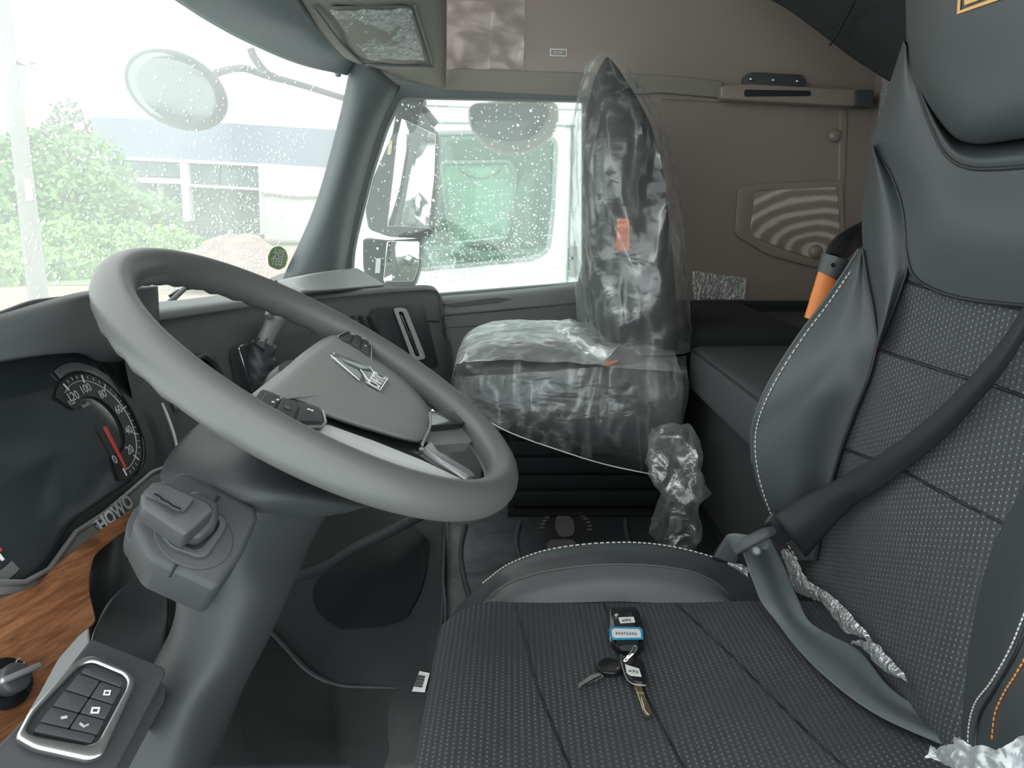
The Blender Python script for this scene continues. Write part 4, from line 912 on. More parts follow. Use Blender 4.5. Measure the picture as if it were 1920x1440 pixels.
loft('side_bolster', [ly(INN, 1.034), [PY((a[0]+b[0])/2, (a[1]+b[1])/2-1, 1.062) for a, b in zip(INN, EDG)], ly(EDG, 1.082), [PY(*p, 1.090)+Vector((0, .002, -.02)) for p in EDG], [PY(*p, 1.085)+Vector((0, 0, -.12)) for p in EDG]], M['leather'], dsx, nu=80, nv=30)
tube('bolster_piping', ly(ARC, 1.034), .0016, M['leatherl'], dsx, n=60, ns=8)
stitches('stitching', [PY(p[0], p[1]-1, 1.079) for p in EDG[3:]], M['stitch'], dsx)
# ---- backrest (plane leaning back)
BN = Vector((-1, 0, .07)).normalized(); B0 = Vector((.445, .8, .64))
def bp(px, py, off=0): return PP(px, py, B0+BN*off, BN)
def bl(pts, off=0): return [bp(*p, off) for p in pts]
# cloth centre: left boundary to right boundary
Lb = [(1640, 440), (1672, 540), (1642, 660), (1596, 800), (1540, 930), (1512, 1040), (1520, 1120), (1600, 1230), (1760, 1400)]
Rb = [(2060, 480), (2050, 600), (2020, 720), (1990, 830), (1950, 960), (1900, 1100), (1880, 1200), (1860, 1320), (1840, 1440)]
rows = []
for l, r in zip(Lb, Rb):
    rows.append([bp(l[0]*(1-k/6)+r[0]*k/6, l[1]*(1-k/6)+r[1]*k/6, -.012+.012*math.cos((k/6-.5)*2.6)) for k in range(7)])
fb = loft('backrest_cloth', rows, M['fab_b'], dsx, nu=40, nv=50)
tb = bvh(fb)
for pts in ([(1700, 528), (1760, 545), (1920, 580)], [(1646, 655), (1720, 680), (1800, 705), (1860, 722)], [(1574, 838), (1640, 862), (1700, 880)], [(1690, 880), (1780, 930), (1900, 990)], [(1860, 722), (1900, 736), (1940, 750)]):
    tube('pleat_seam', [on(tb, *p, .0004) for p in pts], .002, M['black'], dsx, n=24, ns=6)
# lower inner bolster (big leather wing)
E1 = [(1613, 468), (1585, 512), (1545, 570), (1500, 630), (1455, 700), (1425, 760), (1411, 810), (1413, 870), (1428, 930), (1452, 985), (1490, 1050)]
S1 = [(1618, 468), (1626, 520), (1636, 570), (1643, 620), (1643, 650), (1628, 710), (1600, 780), (1575, 850), (1556, 920), (1545, 970), (1530, 1050)]
lw = [PY(*p, 1.07) for p in E1]; sw2 = [bp(*p, -.002) for p in S1]
mid = []
for a, b, pa, pb in zip(lw, sw2, E1, S1):
    m_ = a.lerp(b, .45); mid.append(PY(pa[0]*.55+pb[0]*.45, pa[1]*.55+pb[1]*.45, m_.y-.012))
mid2 = []
for a, b, pa, pb in zip(lw, sw2, E1, S1):
    m_ = a.lerp(b, .82); mid2.append(PY(pa[0]*.18+pb[0]*.82, pa[1]*.18+pb[1]*.82, m_.y+.002))
bbo = loft('backrest_bolster', [[v+Vector((.10, .01, 0)) for v in lw], [v+Vector((.02, .012, 0)) for v in lw], lw, mid, mid2, sw2], M['leather'], dsx, nu=60, nv=40)
tube('bolster_seam', [bp(*p, .002) for p in S1], .0022, M['black'], dsx, n=50, ns=8)
tube('edge_welt', [v+Vector((0, .004, 0)) for v in lw[:8]], .0026, M['leather'], dsx, n=50, ns=8)
tbb = bvh(bbo); stitches('stitching', [on(tbb, p[0]+7, p[1]+3, .0012) for p in E1], M['stitch'], dsx, .008, .0010)
# mid wedge and shoulder leather
W_L = [(1632, 272), (1622, 340), (1616, 400), (1613, 468)]
W_R = [(1641, 276), (1672, 330), (1694, 400), (1700, 480)]
W_R2 = [(1700, 480), (1692, 530), (1670, 590), (1645, 652)]
W_L2 = [(1613, 468), (1626, 530), (1638, 590), (1644, 650)]
WL = W_L[:3]+S1[:5]; WR2 = W_R+W_R2[1:]; WR2 = [WR2[0], WR2[1], WR2[2], WR2[3], (1699, 505), WR2[4], WR2[5], WR2[6]]
wl_ = [bp(*p, -.004) for p in WL]; wr2 = [bp(*p, .0) for p in WR2]
wm = [bp((p[0]+q[0])/2, (p[1]+q[1])/2, .016) for p, q in zip(WL, WR2)]
loft('shoulder_side', [wl_[:4], [v+Vector((.02, .012, 0)) for v in wl_[:4]], [v+Vector((.12, .012, 0)) for v in wl_[:4]]], M['leather'], dsx, nu=16, nv=8)
loft('shoulder_bolster', [wl_, wm, wr2], M['leather'], dsx, nu=40, nv=24)
tube('bolster_seam', [v+Vector((0, -.001, 0)) for v in wr2], .0022, M['black'], dsx, n=40, ns=8)
# upper leather panel: between outer edge / U seam / lower rounded border
UO = [(1694, 76), (1664, 170), (1636, 262), (1642, 280), (1674, 332), (1694, 395), (1702, 480), (1722, 525), (1790, 556), (1920, 573), (2080, 575)]
UI = [(1702, 92), (1716, 150), (1736, 212), (1752, 250), (1768, 282), (1790, 304), (1815, 314), (1840, 317), (1880, 316), (1930, 312), (2080, 300)]
uo = [bp(*p, .006) for p in UO]; ui = [bp(*p, .014) for p in UI]
um = [bp((p[0]+q[0])/2, (p[1]+q[1])/2, .020) for p, q in zip(UO, UI)]
loft('shoulder_side', [uo[:3], [v+Vector((.02, .01, 0)) for v in uo[:3]], [v+Vector((.12, .01, 0)) for v in uo[:3]]], M['leather'], dsx, nu=16, nv=8)
loft('shoulder_panel', [uo, um, ui], M['leather'], dsx, nu=90, nv=30)
tube('panel_seam', [v-BN*.001 for v in ui], .003, M['black'], dsx, n=70, ns=8)
tube('panel_seam', [v+BN*.0005 for v in uo[3:]], .0022, M['black'], dsx, n=60, ns=8)
# collar around the headrest (inside the U seam)
CI = [(1704, 96), (1722, 150), (1745, 195), (1770, 238), (1790, 262), (1805, 272), (1825, 276), (1850, 276), (1890, 270), (1930, 264), (2080, 240)]
loft('headrest_collar', [ui, [bp((p[0]+q[0])/2, (p[1]+q[1])/2, .016) for p, q in zip(UI, CI)], [bp(*p, -.004) for p in CI], [bp(p[0]+14, p[1]-22, -.04) for p in CI]], M['leather'], dsx, nu=90, nv=12)
# headrest: bulging pad
HO = [(1701, 95), (1710, 140), (1735, 190), (1765, 232), (1790, 258), (1815, 268), (1845, 270), (1890, 264), (1940, 256), (2080, 230)]
def hrow(s, off, drop=0):
    cxx, cyy = 2050, -180
    return [bp(cxx+(p[0]-cxx)*s, cyy+(p[1]-cyy)*s, off) for p in [(1699, -420), (1698, -200), (1698, -60), (1699, 30)]+HO]
loft('headrest', [hrow(1.0, -.08), hrow(1.0, .0), hrow(.985, .022), hrow(.93, .040), hrow(.80, .052), hrow(.5, .058), hrow(.1, .058)], M['leather'], dsx, nu=70, nv=40)
th2 = bvh(bpy.data.objects['headrest'])
def bar_(pts, name='headrest_logo'): prism(name, [on(th2, *p, .001) for p in pts], BN*.0006, M['orange'], dsx)
bar_([(1801, -40), (1797, 27), (1802, 20), (1806, -40)]); bar_([(1797, 27), (1876, 0), (1960, -30), (1960, -38), (1870, -5), (1802, 20)])
bar_([(1812, -20), (1811, 10), (1850, -4), (1900, -24), (1900, -40), (1812, -40)])
# outer bolster near the camera
OL = [(1960, 800), (1920, 905), (1868, 1010), (1836, 1110), (1818, 1210), (1806, 1320), (1796, 1460)]
OR = [(2200, 800), (2190, 905), (2180, 1010), (2170, 1110), (2150, 1210), (2130, 1320), (2110, 1460)]
ol = [bp(*p, .0) for p in OL]; orr = [bp(*p, .07) for p in OR]
om = [bp(p[0]*.7+q[0]*.3, p[1]*.7+q[1]*.3, .065) for p, q in zip(OL, OR)]
oq = [bp(p[0]*.9+q[0]*.1, p[1]*.9+q[1]*.1, .030) for p, q in zip(OL, OR)]
obs = loft('outer_bolster', [ol, oq, om, orr], M['leather'], dsx, nu=40, nv=24)
tob = bvh(obs)
stitches('stitching', [on(tob, *p, .001) for p in [(1924, 1150), (1895, 1220), (1860, 1280), (1830, 1320), (1818, 1370), (1818, 1445)]], M['stitch'], dsx, .006, .0008)
tube('welt_line', [on(tob, *p, .0005) for p in [(1930, 1165), (1902, 1235), (1866, 1296), (1842, 1335), (1832, 1380), (1832, 1445)]], .0016, M['black'], dsx, n=30, ns=6)
stitches('orange_stitching', [on(tob, *p, .001) for p in [(1930, 1225), (1905, 1268), (1885, 1300), (1868, 1340), (1862, 1390)]], M['ostitch'], dsx, .006, .0008)
# solid seat back shell
prism('back_shell', [Vector((.50, .50, .60)), Vector((.50, 1.04, .60)), Vector((.655, 1.05, 1.25)), Vector((.70, 1.02, 1.48)), Vector((.70, .54, 1.48)), Vector((.655, .50, 1.25))], (.10, 0, -.01), M['black'], dsx, bevel=.02)

# ------------------------------------------------------------------ seat belt
bt = thing('seat_belt', 'grey seat belt webbing crossing the driver backrest and cushion', 'seat belt', PY(1440, 1040, 1.0))
up1 = [(1932, 552), (1905, 600), (1862, 660), (1800, 728), (1740, 785), (1660, 845), (1580, 893), (1500, 935), (1452, 966)]
up2 = [(1960, 566), (1926, 625), (1885, 690), (1835, 752), (1780, 812), (1715, 868), (1650, 915), (1590, 958), (1510, 1045)]
by = lambda p, o: min(bp(*p, o).y, .985)
Y1 = [by(p, .022) for p in up1]; Y2 = [by(p, .010) for p in up2]
loft('shoulder_webbing', [[PY(*p, y) for p, y in zip(up1, Y1)], [PY((p[0]+q[0])/2, (p[1]+q[1])/2, (y+z)/2-.014) for p, q, y, z in zip(up1, up2, Y1, Y2)], [PY(*q, y) for q, y in zip(up2, Y2)]], M['beltd'], bt, nu=60, nv=12, solid=.0014)
lo1 = [(1392, 1036), (1412, 1090), (1428, 1130), (1455, 1165), (1500, 1222), (1560, 1280), (1640, 1338), (1740, 1385), (1830, 1420)]
lo2 = [(1446, 1012), (1470, 1060), (1495, 1120), (1518, 1165), (1560, 1192), (1612, 1220), (1670, 1290), (1755, 1345), (1840, 1385)]
Zs = [.715, .69, .675, .664, .660, .659, .658, .658, .658]
loft('lap_webbing', [[PZ(*p, z) for p, z in zip(lo1, Zs)], [PZ((p[0]*2+q[0])/3, (p[1]*2+q[1])/3, z+.0035) for p, q, z in zip(lo1, lo2, Zs)], [PZ((p[0]+q[0]*2)/3, (p[1]+q[1]*2)/3, z-.001) for p, q, z in zip(lo1, lo2, Zs)], [PZ(*q, z+.002) for q, z in zip(lo2, Zs)]], M['belt'], bt, nu=70, nv=24, solid=.0014)
loft('webbing_loop', [[PY(1446, 1012, .98), PY(1410, 1004, .99), PY(1368, 1001, 1.0), PY(1352, 1020, 1.02), PY(1338, 1045, 1.04)], [PY(1440, 1030, .97), PY(1400, 1030, .98), PY(1376, 1034, 1.0), PY(1385, 1046, 1.02), PY(1378, 1058, 1.04)]], M['belt'], bt, nu=30, nv=8, solid=.0014)
loft('webbing_fold', [[PY(1366, 1003, 1.012), PY(1350, 1020, 1.03), PY(1336, 1044, 1.045), PY(1342, 1052, 1.05)], [PY(1380, 1012, 1.02), PY(1386, 1026, 1.04), PY(1384, 1052, 1.05), PY(1388, 1060, 1.05)]], M['beltd'], bt, nu=20, nv=8, solid=.0014)
tube('latch_tongue', [PY(1378, 1034, .975), PY(1400, 1018, .97), (PY(1435, 1000, .97)), PY(1452, 994, .975)], [(.006, .003), (.0085, .004), (.0085, .004), (.006, .003)], M['dashd'], bt, n=14, ns=12)
prism('latch_plate', [PY(*p, .99) for p in rp([(1432, 985), (1450, 962), (1500, 965), (1500, 1000), (1468, 1026), (1448, 1010)], 6)], (0, .006, 0), M['black'], bt, bevel=.0015)
c = PY(1419, 1033, .955); nb = (CAM-c).normalized(); s1 = nb.orthogonal().normalized(); s2 = nb.cross(s1)
srings('stop_button', [(c-nb*.004, .0075, .0075), (c, .0075, .0075), (c+nb*.0015, .005, .005)], M['dashd'], bt, e=1, ax=(s1, s2), nu=20, nv=8)
srings('button_center', [(c+nb*.001, .0048, .0048), (c+nb*.0025, .0044, .0044), (c+nb*.003, .001, .001)], M['hub'], bt, e=1, ax=(s1, s2), nu=20, nv=6)
# ------------------------------------------------------------------ torn film strips and film at the cushion corner
def strip(name, la, ra, Y0, Y1, lab, mat, seed, amp=.004):
    n = len(la); f = (lambda i, p: PY(*p, Y0+(Y1-Y0)*i/(n-1))) if Y0 else (lambda i, p: bp(*p, .014))
    o = loft(name, [[f(i, p) for i, p in enumerate(la)], [f(i, ((p[0]+q[0])/2, (p[1]+q[1])/2))+Vector((-.004, -.004, .003)) for i, (p, q) in enumerate(zip(la, ra))], [f(i, p) for i, p in enumerate(ra)]], mat, nu=60, nv=16, fn=crumple(amp, 70, seed))
    tag(o, lab, 'torn film'); return o
strip('torn_film', [(1464, 1032), (1478, 1070), (1492, 1108), (1540, 1130), (1566, 1160), (1582, 1184), (1606, 1190), (1628, 1200)], [(1484, 1028), (1500, 1062), (1518, 1090), (1560, 1116), (1584, 1140), (1604, 1162), (1620, 1180), (1636, 1202)], 0, 0, 'torn white film strip wedged between cushion and backrest above the belt', M['filmw'], 1, .0022)
strip('torn_film', [(1596, 1206), (1618, 1214), (1640, 1240), (1662, 1260), (1696, 1274)], [(1602, 1201), (1642, 1205), (1660, 1226), (1684, 1250), (1704, 1278)], 0, 0, 'smaller torn film scrap wedged lower between cushion and backrest', M['filmw'], 2, .002)
strip('torn_film', [(1364, 1059), (1386, 1070), (1404, 1084)], [(1374, 1055), (1394, 1059), (1406, 1066)], 1.0, .99, 'tiny white film scrap beside the seat belt latch', M['filmw'], 4, .0015)
strip('loose_film', [(1738, 1412), (1790, 1440), (1860, 1490), (1960, 1490)], [(1748, 1400), (1790, 1390), (1860, 1398), (1960, 1376)], .53, .44, 'white translucent plastic film at the outer corner of the driver cushion', film('white_cover_film', base=.7, streak=.3, scale=14, col=(.62, .65, .67), rough=.35), 3, .006)

# ================================================================== KEYS on the cushion
ZK = .648
def kz(px, py, h=0): return on(tf, px, py, 0)+Vector((0, 0, h))
fobp = rp([(1141, 1153), (1190, 1152), (1198, 1160), (1206, 1195), (1207, 1222), (1196, 1231), (1160, 1231), (1146, 1218), (1141, 1190)], 6)
kf = thing('key_fob', 'black flip key remote with blue bordered label on the driver cushion', 'key fob', kz(1174, 1192))
prism('fob_body', [kz(*p, .001) for p in fobp], (0, 0, .012), M['gloss'], kf, bevel=.003)
def kpatch(name, pts, h0, h1, mat, par, r=0, bevel=0):
    p = rp(pts, r) if r else [Vector(q) for q in pts]
    P0 = PZ(p[0][0], p[0][1], ZK+h0)
    return prism(name, [PZ(q[0], q[1], ZK+h0) for q in p], (0, 0, h1-h0), mat, par, bevel=bevel)
kpatch('fob_inset', [(1150, 1158), (1186, 1157), (1196, 1196), (1198, 1210), (1156, 1210)], .0128, .0138, M['dial'], kf, 4)
kpatch('number_sticker', [(1159, 1158), (1188, 1157), (1191, 1167), (1163, 1169)], .014, .0145, M['label'], kf)
kpatch('label_border', [(1142, 1180), (1148, 1176), (1200, 1177), (1205, 1182), (1206, 1199), (1150, 1200), (1144, 1196)], .014, .0150, M['blue'], kf)
kpatch('paper_label', [(1147, 1182), (1152, 1179), (1197, 1180), (1201, 1184), (1202, 1195), (1152, 1196), (1148, 1193)], .0150, .0155, M['label'], kf)
kpatch('release_button', [(1152, 1154), (1157, 1152), (1160, 1155), (1157, 1158), (1152, 1157)], .0135, .0155, M['chrome'], kf, 1)
kpatch('loop_recess', [(1160, 1212), (1192, 1208), (1197, 1214), (1190, 1222), (1164, 1220)], .0128, .0137, M['dashd'], kf, 3)
tube('side_trim', [kz(1143, 1196, .009), kz(1144, 1210, .009), kz(1146, 1216, .009)], .0009, M['chrome'], kf)
def kt(s, px, py, r_, h, H, par, sx=1): 
    a = PZ(px, py, ZK+h); rr = (PZ(px+r_[0], py+r_[1], ZK+h)-a).normalized(); return text('writing', s, a, rr, Vector((0, 0, 1)).cross(rr), H, M['ink'], par, .0001, sx)
kt('e95', 1175, 1163, (28, -1), .0149, .0085, kf, 1.0)
kt('50372352', 1174, 1188, (50, 1), .0158, .0075, kf, .95)
k1 = thing('key', 'gold bladed key with rectangular black head and white number sticker', 'key', kz(1190, 1270))
kpatch('key_head', [(1161, 1236), (1170, 1230), (1190, 1236), (1206, 1252), (1213, 1282), (1206, 1292), (1186, 1288), (1174, 1278), (1162, 1252)], .001, .010, M['gloss'], k1, 5, .002)
tube('head_ridge', [PZ(*p, ZK+.0104) for p in [(1164, 1238), (1170, 1260), (1178, 1276), (1190, 1283), (1210, 1285)]], .0008, M['silverp'], k1, n=20, ns=6)
kpatch('number_sticker', [(1172, 1246), (1198, 1254), (1203, 1269), (1182, 1267), (1175, 1262)], .0102, .0106, M['label'], k1)
kt('e95', 1188, 1259, (26, 6), .0108, .0085, k1, 1.0)
kpatch('key_blade', [(1187, 1285), (1202, 1287), (1210, 1310), (1218, 1330), (1222, 1342), (1217, 1345), (1208, 1344), (1198, 1316)], .003, .0052, M['brass'], k1, 1)
tube('blade_cut', [PZ(*p, ZK+.0056) for p in [(1203, 1308), (1205, 1318), (1207, 1322), (1208, 1330), (1212, 1336), (1217, 1341)]], .0010, M['steel'], k1, ns=6)
tube('blade_groove', [PZ(*p, ZK+.0056) for p in [(1192, 1290), (1202, 1318), (1209, 1341)]], .0006, M['brass'], k1, ns=6)
k2 = thing('key', 'small steel key with round black head left of the gold key', 'key', kz(1140, 1258))
c = PZ(1143, 1256, ZK); 
srings('key_head', [(c+Vector((0, 0, .0005)), .0155, .0155), (c+Vector((0, 0, .004)), .0165, .0165), (c+Vector((0, 0, .007)), .0155, .0155), (c+Vector((0, 0, .0065)), .009, .009)], M['gloss'], k2, e=1, nu=40, nv=16)
kpatch('key_blade', [(1128, 1262), (1132, 1271), (1122, 1276), (1118, 1279), (1114, 1278), (1108, 1283), (1103, 1282), (1098, 1287), (1090, 1292), (1084, 1290), (1085, 1284), (1108, 1268)], .002, .0038, M['steel'], k2)
tube('blade_groove', [PZ(*p, ZK+.0041) for p in [(1090, 1287), (1112, 1274), (1128, 1267)]], .0008, M['black'], k2, ns=6)
rc = PZ(1184, 1225, ZK+.012)
kr = tube('key_ring', [PZ(1190, 1211, ZK+.016), PZ(1194, 1216, ZK+.020), PZ(1189, 1225, ZK+.018), PZ(1180, 1234, ZK+.0145), PZ(1173, 1240, ZK+.0115), PZ(1170, 1238, ZK+.0125), PZ(1178, 1229, ZK+.018), PZ(1186, 1219, ZK+.020)], .0010, M['chrome'], None, closed=True, n=60)
tag(kr, 'small chrome split ring joining the fob and the keys', 'key ring')
kr2 = tube('ring_turn', [PZ(1176, 1236, ZK+.015), PZ(1187, 1226, ZK+.020)], .0016, M['steel'], kr)

# ================================================================== OUTSIDE: mirrors
mm = thing('side_mirror', 'tall dark grey door mirror housing with two mirror panes outside the window', 'mirror', PY(740, 520, 2.75))
prism('upper_housing', [PY(*p, 2.80) for p in rp([(790, 172), (796, 186), (788, 206), (800, 225), (822, 250), (816, 430), (800, 448), (728, 444), (690, 430), (684, 395), (700, 330), (735, 250), (745, 190)], 8)], (0, .10, 0), M['mirhous'], mm, bevel=.01)
prism('main_glass', [PY(*p, 2.79) for p in [(753, 222), (817, 252), (814, 335), (803, 428), (726, 424), (737, 330), (744, 262)]], (0, .008, 0), M['mirror'], mm, bevel=.002)
prism('lower_housing', [PY(*p, 2.80) for p in rp([(680, 446), (720, 452), (790, 448), (788, 500), (776, 540), (684, 545), (680, 490)], 8)], (0, .09, 0), M['mirhous'], mm, bevel=.01)
prism('wide_glass', [PY(*p, 2.79) for p in rp([(725, 452), (787, 452), (785, 500), (775, 528), (718, 528), (722, 490)], 5)], (0, .008, 0), M['mirror'], mm, bevel=.002)
prism('amber_reflector', [PY(*p, 2.79) for p in [(729, 264), (736, 263), (733, 290), (726, 290)]], (0, .006, 0), M['brass'], mm)
prism('mirror_label', [PY(*p, 2.79) for p in [(705, 485), (714, 484), (712, 512), (703, 512)]], (0, .004, 0), M['label'], mm)
tube('mirror_arm', [PY(770, 190, 2.84), PY(790, 205, 2.84), PY(815, 235, 2.86)], .02, M['mirhous'], mm, n=10)
bs2 = thing('blind_spot_mirror', 'half round blind spot mirror with pale rim hanging over the side window', 'mirror', PY(960, 240, 2.70))
shp = [(878, 200), (890, 192), (960, 186), (1030, 188), (1046, 194), (1049, 220), (1040, 250), (1010, 276), (975, 289), (940, 288), (905, 272), (885, 248), (877, 222)]
prism('mirror_shell', [PY(*p, 2.72) for p in rp(shp, 10)], (0, .06, 0), M['concrete'], bs2, bevel=.012)
prism('mirror_face', [PY(*p, 2.712) for p in rp([(880, 202), (892, 194), (1026, 194), (1030, 215), (1012, 245), (985, 262), (950, 264), (915, 256), (885, 244)], 8)], (0, .006, 0), P('green_tinted_mirror', (.04, .065, .06), .15, 0, coat=.3), bs2, bevel=.001)
fm_ = thing('front_mirror', 'round front mirror on a forked arm outside the windshield', 'mirror', PY(333, 170, 2.15))
fc = PY(333, 170, 2.10); fw = (fc-CAM).normalized(); fr_ = fw.cross(Vector((0, 0, 1))).normalized(); fu = fr_.cross(fw)
fr2 = (fr_*.92-fu*.38).normalized(); fu2 = fw.cross(fr2)*-1
k_ = fc.y/1400
srings('mirror_shell', [(fc+fw*.0, 82*k_, 60*k_), (fc+fw*.012, 85*k_, 63*k_), (fc+fw*.05, 66*k_, 48*k_), (fc+fw*.07, 30*k_, 20*k_)], P('mirror_back_grey', (.07, .08, .085), .5), fm_, e=1, ax=(fr2, fu2), nu=50, nv=20)
srings('mirror_face', [(fc-fw*.001, 79*k_, 57*k_), (fc-fw*.006, 60*k_, 44*k_), (fc-fw*.008, 8*k_, 6*k_)], P('mirror_convex_face', (.20, .22, .225), .12, 1), fm_, e=1, ax=(fr2, fu2), nu=50, nv=12)
tube('mirror_arm', [PY(396, 146, 2.14), PY(412, 135, 2.18), PY(455, 128, 2.3), PY(500, 142, 2.42), PY(560, 158, 2.55), PY(664, 190, 2.75)], .0105, M['mirhous'], fm_, n=40)
tube('support_arm', [PY(470, 92, 2.42), PY(478, 110, 2.42), PY(500, 138, 2.42), PY(514, 144, 2.44)], .012, M['mirhous'], fm_, n=20)
# wiper outside the windshield
wpz = thing('windshield_wiper', 'thin black wiper arm resting low on the windshield', 'wiper', PY(335, 555, 1.65))
tube('wiper_arm', [PY(300, 578, 1.62), PY(320, 565, 1.66), PY(345, 542, 1.75)], .006, M['black'], wpz, n=10)
tube('wiper_blade', [PY(318, 556, 1.72), PY(350, 541, 1.76), PY(420, 538, 1.95), PY(520, 528, 2.2)], .004, M['black'], wpz, n=20)
# windshield sticker with character
tws = bvh(ws)
stk = prism('windshield_sticker', [on(tws, *p, .004) for p in rp([(500, 480), (508, 464), (522, 460), (534, 468), (538, 482), (533, 500), (520, 506), (502, 498)], 5)], (.0006, 0, .0), P('green_sticker', (.30, .42, .20), .6))
tag(stk, 'green windshield sticker with a pale good fortune character', 'sticker')
ca = on(tws, 517, 484, .007); cr_ = (on(tws, 530, 486, .007)-ca).normalized(); cu_ = (on(tws, 519, 470, .007)-ca).normalized()
text('character', '\u798f', ca, cr_, cu_, .055, M['label'], stk, .0003)

# neighbouring white truck
def wall_hole(name, Y, outer, inner, mat, par, th_=.05): return frame(name, [PY(*p, Y) for p in outer], [PY(*p, Y) for p in inner], (0, th_, 0), mat, par)
def hole(o, i):  # match point counts
    return o, i
tk = thing('parked_truck', 'white truck cab parked next to the passenger window', 'truck', PY(880, 700, 4.3))
inn = rp([(806, 250), (1000, 246), (1043, 262), (1036, 400), (1028, 470), (1000, 486), (780, 506), (788, 380)], 16)
outr = rp([(672, 150), (1000, 120), (1500, 150), (1500, 400), (1500, 560), (1000, 640), (662, 700), (664, 400)], 16)
frame('cab_side', [PY(*p, 4.2) for p in outr], [PY(*p, 4.2) for p in inn], (0, .06, 0), M['truckw'], tk)
prism('lower_side', [PY(*p, 4.22) for p in [(662, 690), (1500, 550), (1500, 1000), (662, 1000)]], (0, .06, 0), M['truckw'], tk)
prism('side_glass', [PY(*p, 4.23) for p in rp([(800, 244), (1050, 240), (1046, 480), (770, 515)], 10)], (0, .006, 0), glassm('green_window_glass', .055, (.8, .93, .88), (.72, .86, .80)), tk)
gasket = P('grey_seal', (.28, .30, .29), .7)
tube('window_seal', [PY(*p, 4.19) for p in inn], .012, gasket, tk, closed=True)
tube('door_gap', [PY(*p, 4.19) for p in [(800, 230), (880, 231), (1060, 236), (1073, 245), (1071, 330), (1066, 470), (1061, 560), (1055, 620)]], .006, gasket, tk, n=50)
tube('roof_gap', [PY(*p, 4.19) for p in [(800, 198), (930, 203), (1100, 206)]], .004, gasket, tk)
prism('hinge_cover', [PY(*p, 4.17) for p in [(1068, 462), (1082, 462), (1082, 520), (1068, 520)]], (0, .02, 0), M['concrete'], tk, bevel=.003)
tube('lock_hole', [PY(1073, 484, 4.165), PY(1073, 484, 4.16)], .008, M['mirhous'], tk)
# far side wall of that cab, with a window too
inn2 = rp([(828, 306), (955, 304), (966, 330), (962, 380), (950, 440), (930, 455), (850, 460), (836, 380)], 8)
out2 = rp([(690, 190), (900, 180), (1300, 190), (1300, 400), (1300, 620), (900, 640), (690, 620), (690, 400)], 8)
farw = P('truck_interior_grey', (.13, .155, .148), .7)
frame('far_cab_side', [PY(*p, 6.3) for p in out2], [PY(*p, 6.3) for p in inn2], (0, .06, 0), farw, tk)
prism('far_glass', [PY(*p, 6.34) for p in rp([(820, 300), (975, 300), (970, 465), (826, 468)], 10)], (0, .006, 0), glassm('far_green_glass', .2, (.8, .93, .87), (.74, .86, .81)), tk)
tube('far_window_trim', [PY(*p, 6.27) for p in inn2], .02, M['concrete'], tk, closed=True)
prism('cab_seat', [PY(*p, 5.6) for p in rp([(975, 330), (1010, 320), (1036, 345), (1034, 470), (968, 480), (960, 420)], 14)], (0, .4, 0), P('cab_seat_grey', (.12, .15, .145), .8), tk, bevel=.04)
prism('cab_dash', [PY(*p, 5.0) for p in rp([(770, 470), (850, 468), (900, 482), (1040, 470), (1040, 560), (770, 560)], 8)], (0, .8, 0), P('cab_dash_grey', (.15, .19, .18), .8), tk, bevel=.03)
tube('cab_visor', [PY(*p, 4.6) for p in [(860, 315), (880, 330), (905, 334), (930, 325), (940, 312)]], .009, M['concrete'], tk, n=20)
tube('cab_sill', [PY(*p, 5.9) for p in [(852, 456), (950, 446)]], .012, M['label'], tk)
prism('grab_handle', [PY(*p, 4.5) for p in rp([(950, 478), (966, 460), (975, 450), (976, 470), (960, 484)], 5)], (0, .03, 0), M['concrete'], tk, bevel=.006)
t3 = thing('parked_truck', 'second truck further off, pale green through both cab windows', 'truck', PY(900, 460, 8.6))
prism('cab_side', [PY(*p, 8.5) for p in rp([(700, 250), (1100, 250), (1100, 640), (700, 640)], 20)], (0, 1.5, 0), P('pale_green_truck_side', (.26, .31, .29), .5), t3, bevel=.05)
prism('side_window', [PY(*p, 8.48) for p in rp([(862, 352), (930, 350), (928, 430), (866, 432)], 8)], (0, .02, 0), P('truck3_window', (.22, .42, .36), .3), t3)
# ------------------------------------------------------------------ utility pole, building, bushes, tree
up = thing('utility_pole', 'leaning concrete utility pole with notice standing in the grass', 'utility pole', PY(72, 562, 21))
tube('pole_shaft', [PY(73, 566, 21), PY(45, 330, 21), PY(14, 60, 21), PY(2, -60, 21)], [.26, .22, .16, .14], M['concrete'], up, n=12, ns=20)
prism('notice', [PY(*p, 20.7) for p in [(44, 334), (56, 336), (62, 374), (50, 376)]], (0, .02, 0), M['label'], up)
tube('crossarm', [PY(0, 98, 21), PY(70, 130, 21)], .05, M['concrete'], up)
tube('wire', [PY(8, 100, 21), PY(40, 122, 21), PY(66, 118, 21)], .025, M['bark'], up, n=10)
BY = 62
bd = thing('building', 'long low building with grey blue roof fascia and white pillars beyond the bushes', 'building', PY(400, 455, BY))
prism('roof_fascia', [PY(*p, BY) for p in [(170, 218), (400, 229), (660, 245), (660, 318), (490, 308), (184, 292)]], (0, 10, 0), M['roofb'], bd)
prism('rear_wall', [PY(*p, BY+3) for p in [(186, 290), (494, 306), (494, 470), (186, 470)]], (0, .3, 0), P('building_back_wall', (.17, .22, .21), .6), bd)
prism('white_wall', [PY(*p, BY-.3) for p in [(488, 306), (660, 318), (660, 455), (520, 449), (496, 440)]], (0, 5, 0), M['wallw'], bd)
prism('wall_coping', [PY(*p, BY-.5) for p in [(490, 360), (560, 368), (640, 366), (640, 370), (560, 372), (490, 364)]], (0, .3, 0), M['concrete'], bd)
